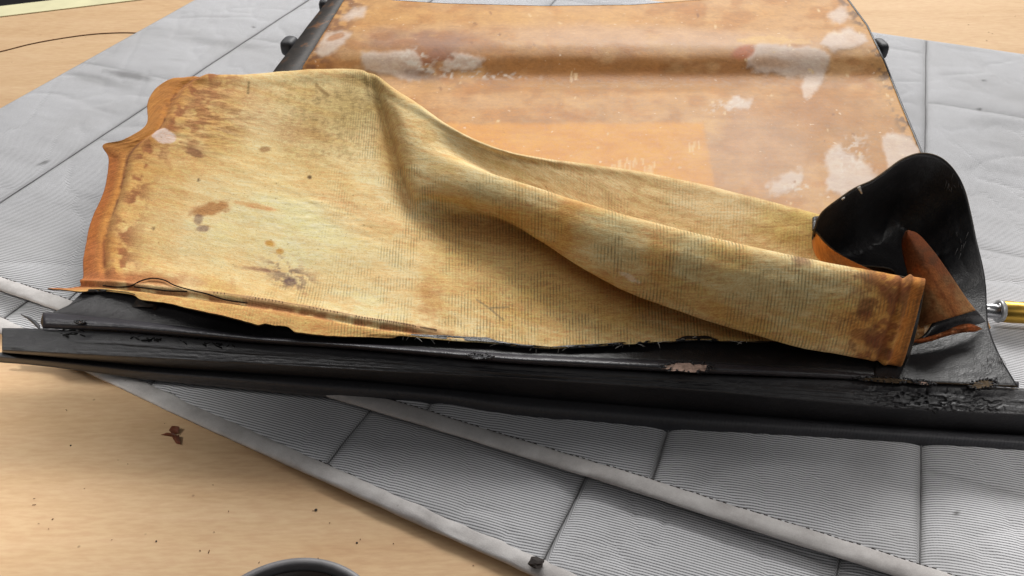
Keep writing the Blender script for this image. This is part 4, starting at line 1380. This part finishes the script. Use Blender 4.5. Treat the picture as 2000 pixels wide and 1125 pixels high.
# tin lid at the front
tc_ = un(556, 1281, 0.03)
tin = thing("tin_lid", (tc_[0], tc_[1], 0.0), "round dark tin with brown dried glue inside, half out of frame", "tin")
R = 0.087
lathe("rim", [(0, R - .003), (.028, R - .001), (.0305, R), (.033, R - .0005), (.034, R - .003), (.0335, R - .0065), (.031, R - .0075), (.010, R - .0085), (.004, R - .009)], (tc_[0], tc_[1], 0.0005), (0, 0, 1), M['tin'], tin, 96)
lathe("glue_residue", [(.0, R - .012), (.026, R - .0094), (.0265, R - .0104), (.0150, R - .0125), (.0135, R - .018), (.0125, R * .5), (.0115, .001)], (tc_[0], tc_[1], 0.001), (0, 0, 1), M['glue'], tin, 64)

# brown dry flake
fl = thing("dry_flake", un(335, 850, 0), "curled reddish brown dry flake on the bare bench near the blanket edge", "flake")
def flake_piece(pts, name="flake_piece"):
    V = [un(x, y, z) for x, y, z in pts]
    c_ = np.mean(V, 0) + [0, 0, .002]
    V2 = V + [c_]
    n = len(V)
    o = mesh_obj(name, V2, [(i, (i + 1) % n, n) for i in range(n)], M['flake'], fl, smooth=False)
    solidify(o, 0.0006, 0)
flake_piece([(314, 849, .001), (326, 845, .004), (340, 846, .005), (346, 852, .003), (334, 852, .001)])
flake_piece([(336, 832, .006), (350, 833, .007), (348, 846, .003), (336, 847, .002), (330, 840, .005)])
flake_piece([(336, 853, .002), (350, 850, .005), (353, 868, .002), (344, 866, .001)])

# crumbs
def crumb(px_, py_, z, r_, label, flat=.5, mat='crumb', stretch=1.0):
    bm = bmesh.new()
    bmesh.ops.create_icosphere(bm, subdivisions=2, radius=1)
    rr = random.Random(int(px_))
    for v in bm.verts:
        j = 1 + rr.uniform(-.25, .25)
        v.co = Vector((v.co.x * r_ * j * stretch, v.co.y * r_ * j, v.co.z * r_ * flat * j))
    me = bpy.data.meshes.new("crumb"); bm.to_mesh(me); bm.free()
    me.materials.append(M[mat])
    o = bpy.data.objects.new("crumb", me); COL.objects.link(o)
    o.location = un(px_, py_, z + r_ * flat * .8)
    tag(o, label, "crumb", "small crumbs on the bench and blankets")
    return o


crumb(617, 996, 0, .0014, "small dark crumb on the bare bench between the tin and the lower blanket edge")
crumb(305, 1057, 0, .0009, "tiny dark crumb on bare bench to the left of the tin")
crumb(697, 1060, 0, .0010, "tiny dark crumb on bench just above the right side of the tin")
crumb(138, 870, 0, .0009, "tiny crumb on bare bench at far left below the panel end")
crumb(1048, 1097, .013, .0058, "flat black chip lying on the pale edge of the lower blanket", .3, 'crumb', 1.25)


# fine dust and fibres left on the bench by the stripping
r = random.Random(21)
parts = []
zones = [((40, 800), (420, 1110), 15), ((420, 960), (930, 1110), 9), ((20, 60), (330, 150), 10), ((1760, 10), (1990, 80), 8)]
for (x0, y0), (x1, y1), n_ in zones:
    for k in range(n_):
        p = un(r.uniform(x0, x1), r.uniform(y0, y1), 0.0004)
        a_ = r.uniform(0, 6.28)
        L = r.choice([.0004, .0005, .0006, .0008, .0016])
        d = np.array([math.cos(a_), math.sin(a_), 0]) * L
        parts.append(tube_geo([p - d, p + [0, 0, .0003], p + d], r.uniform(.00018, .0004), 5))
V, F = merge(parts)
tag(mesh_obj("dust", V, F, M['brown_thread']), "fine brown dust and fibres scattered over the bare bench top", "dust", kind="stuff")
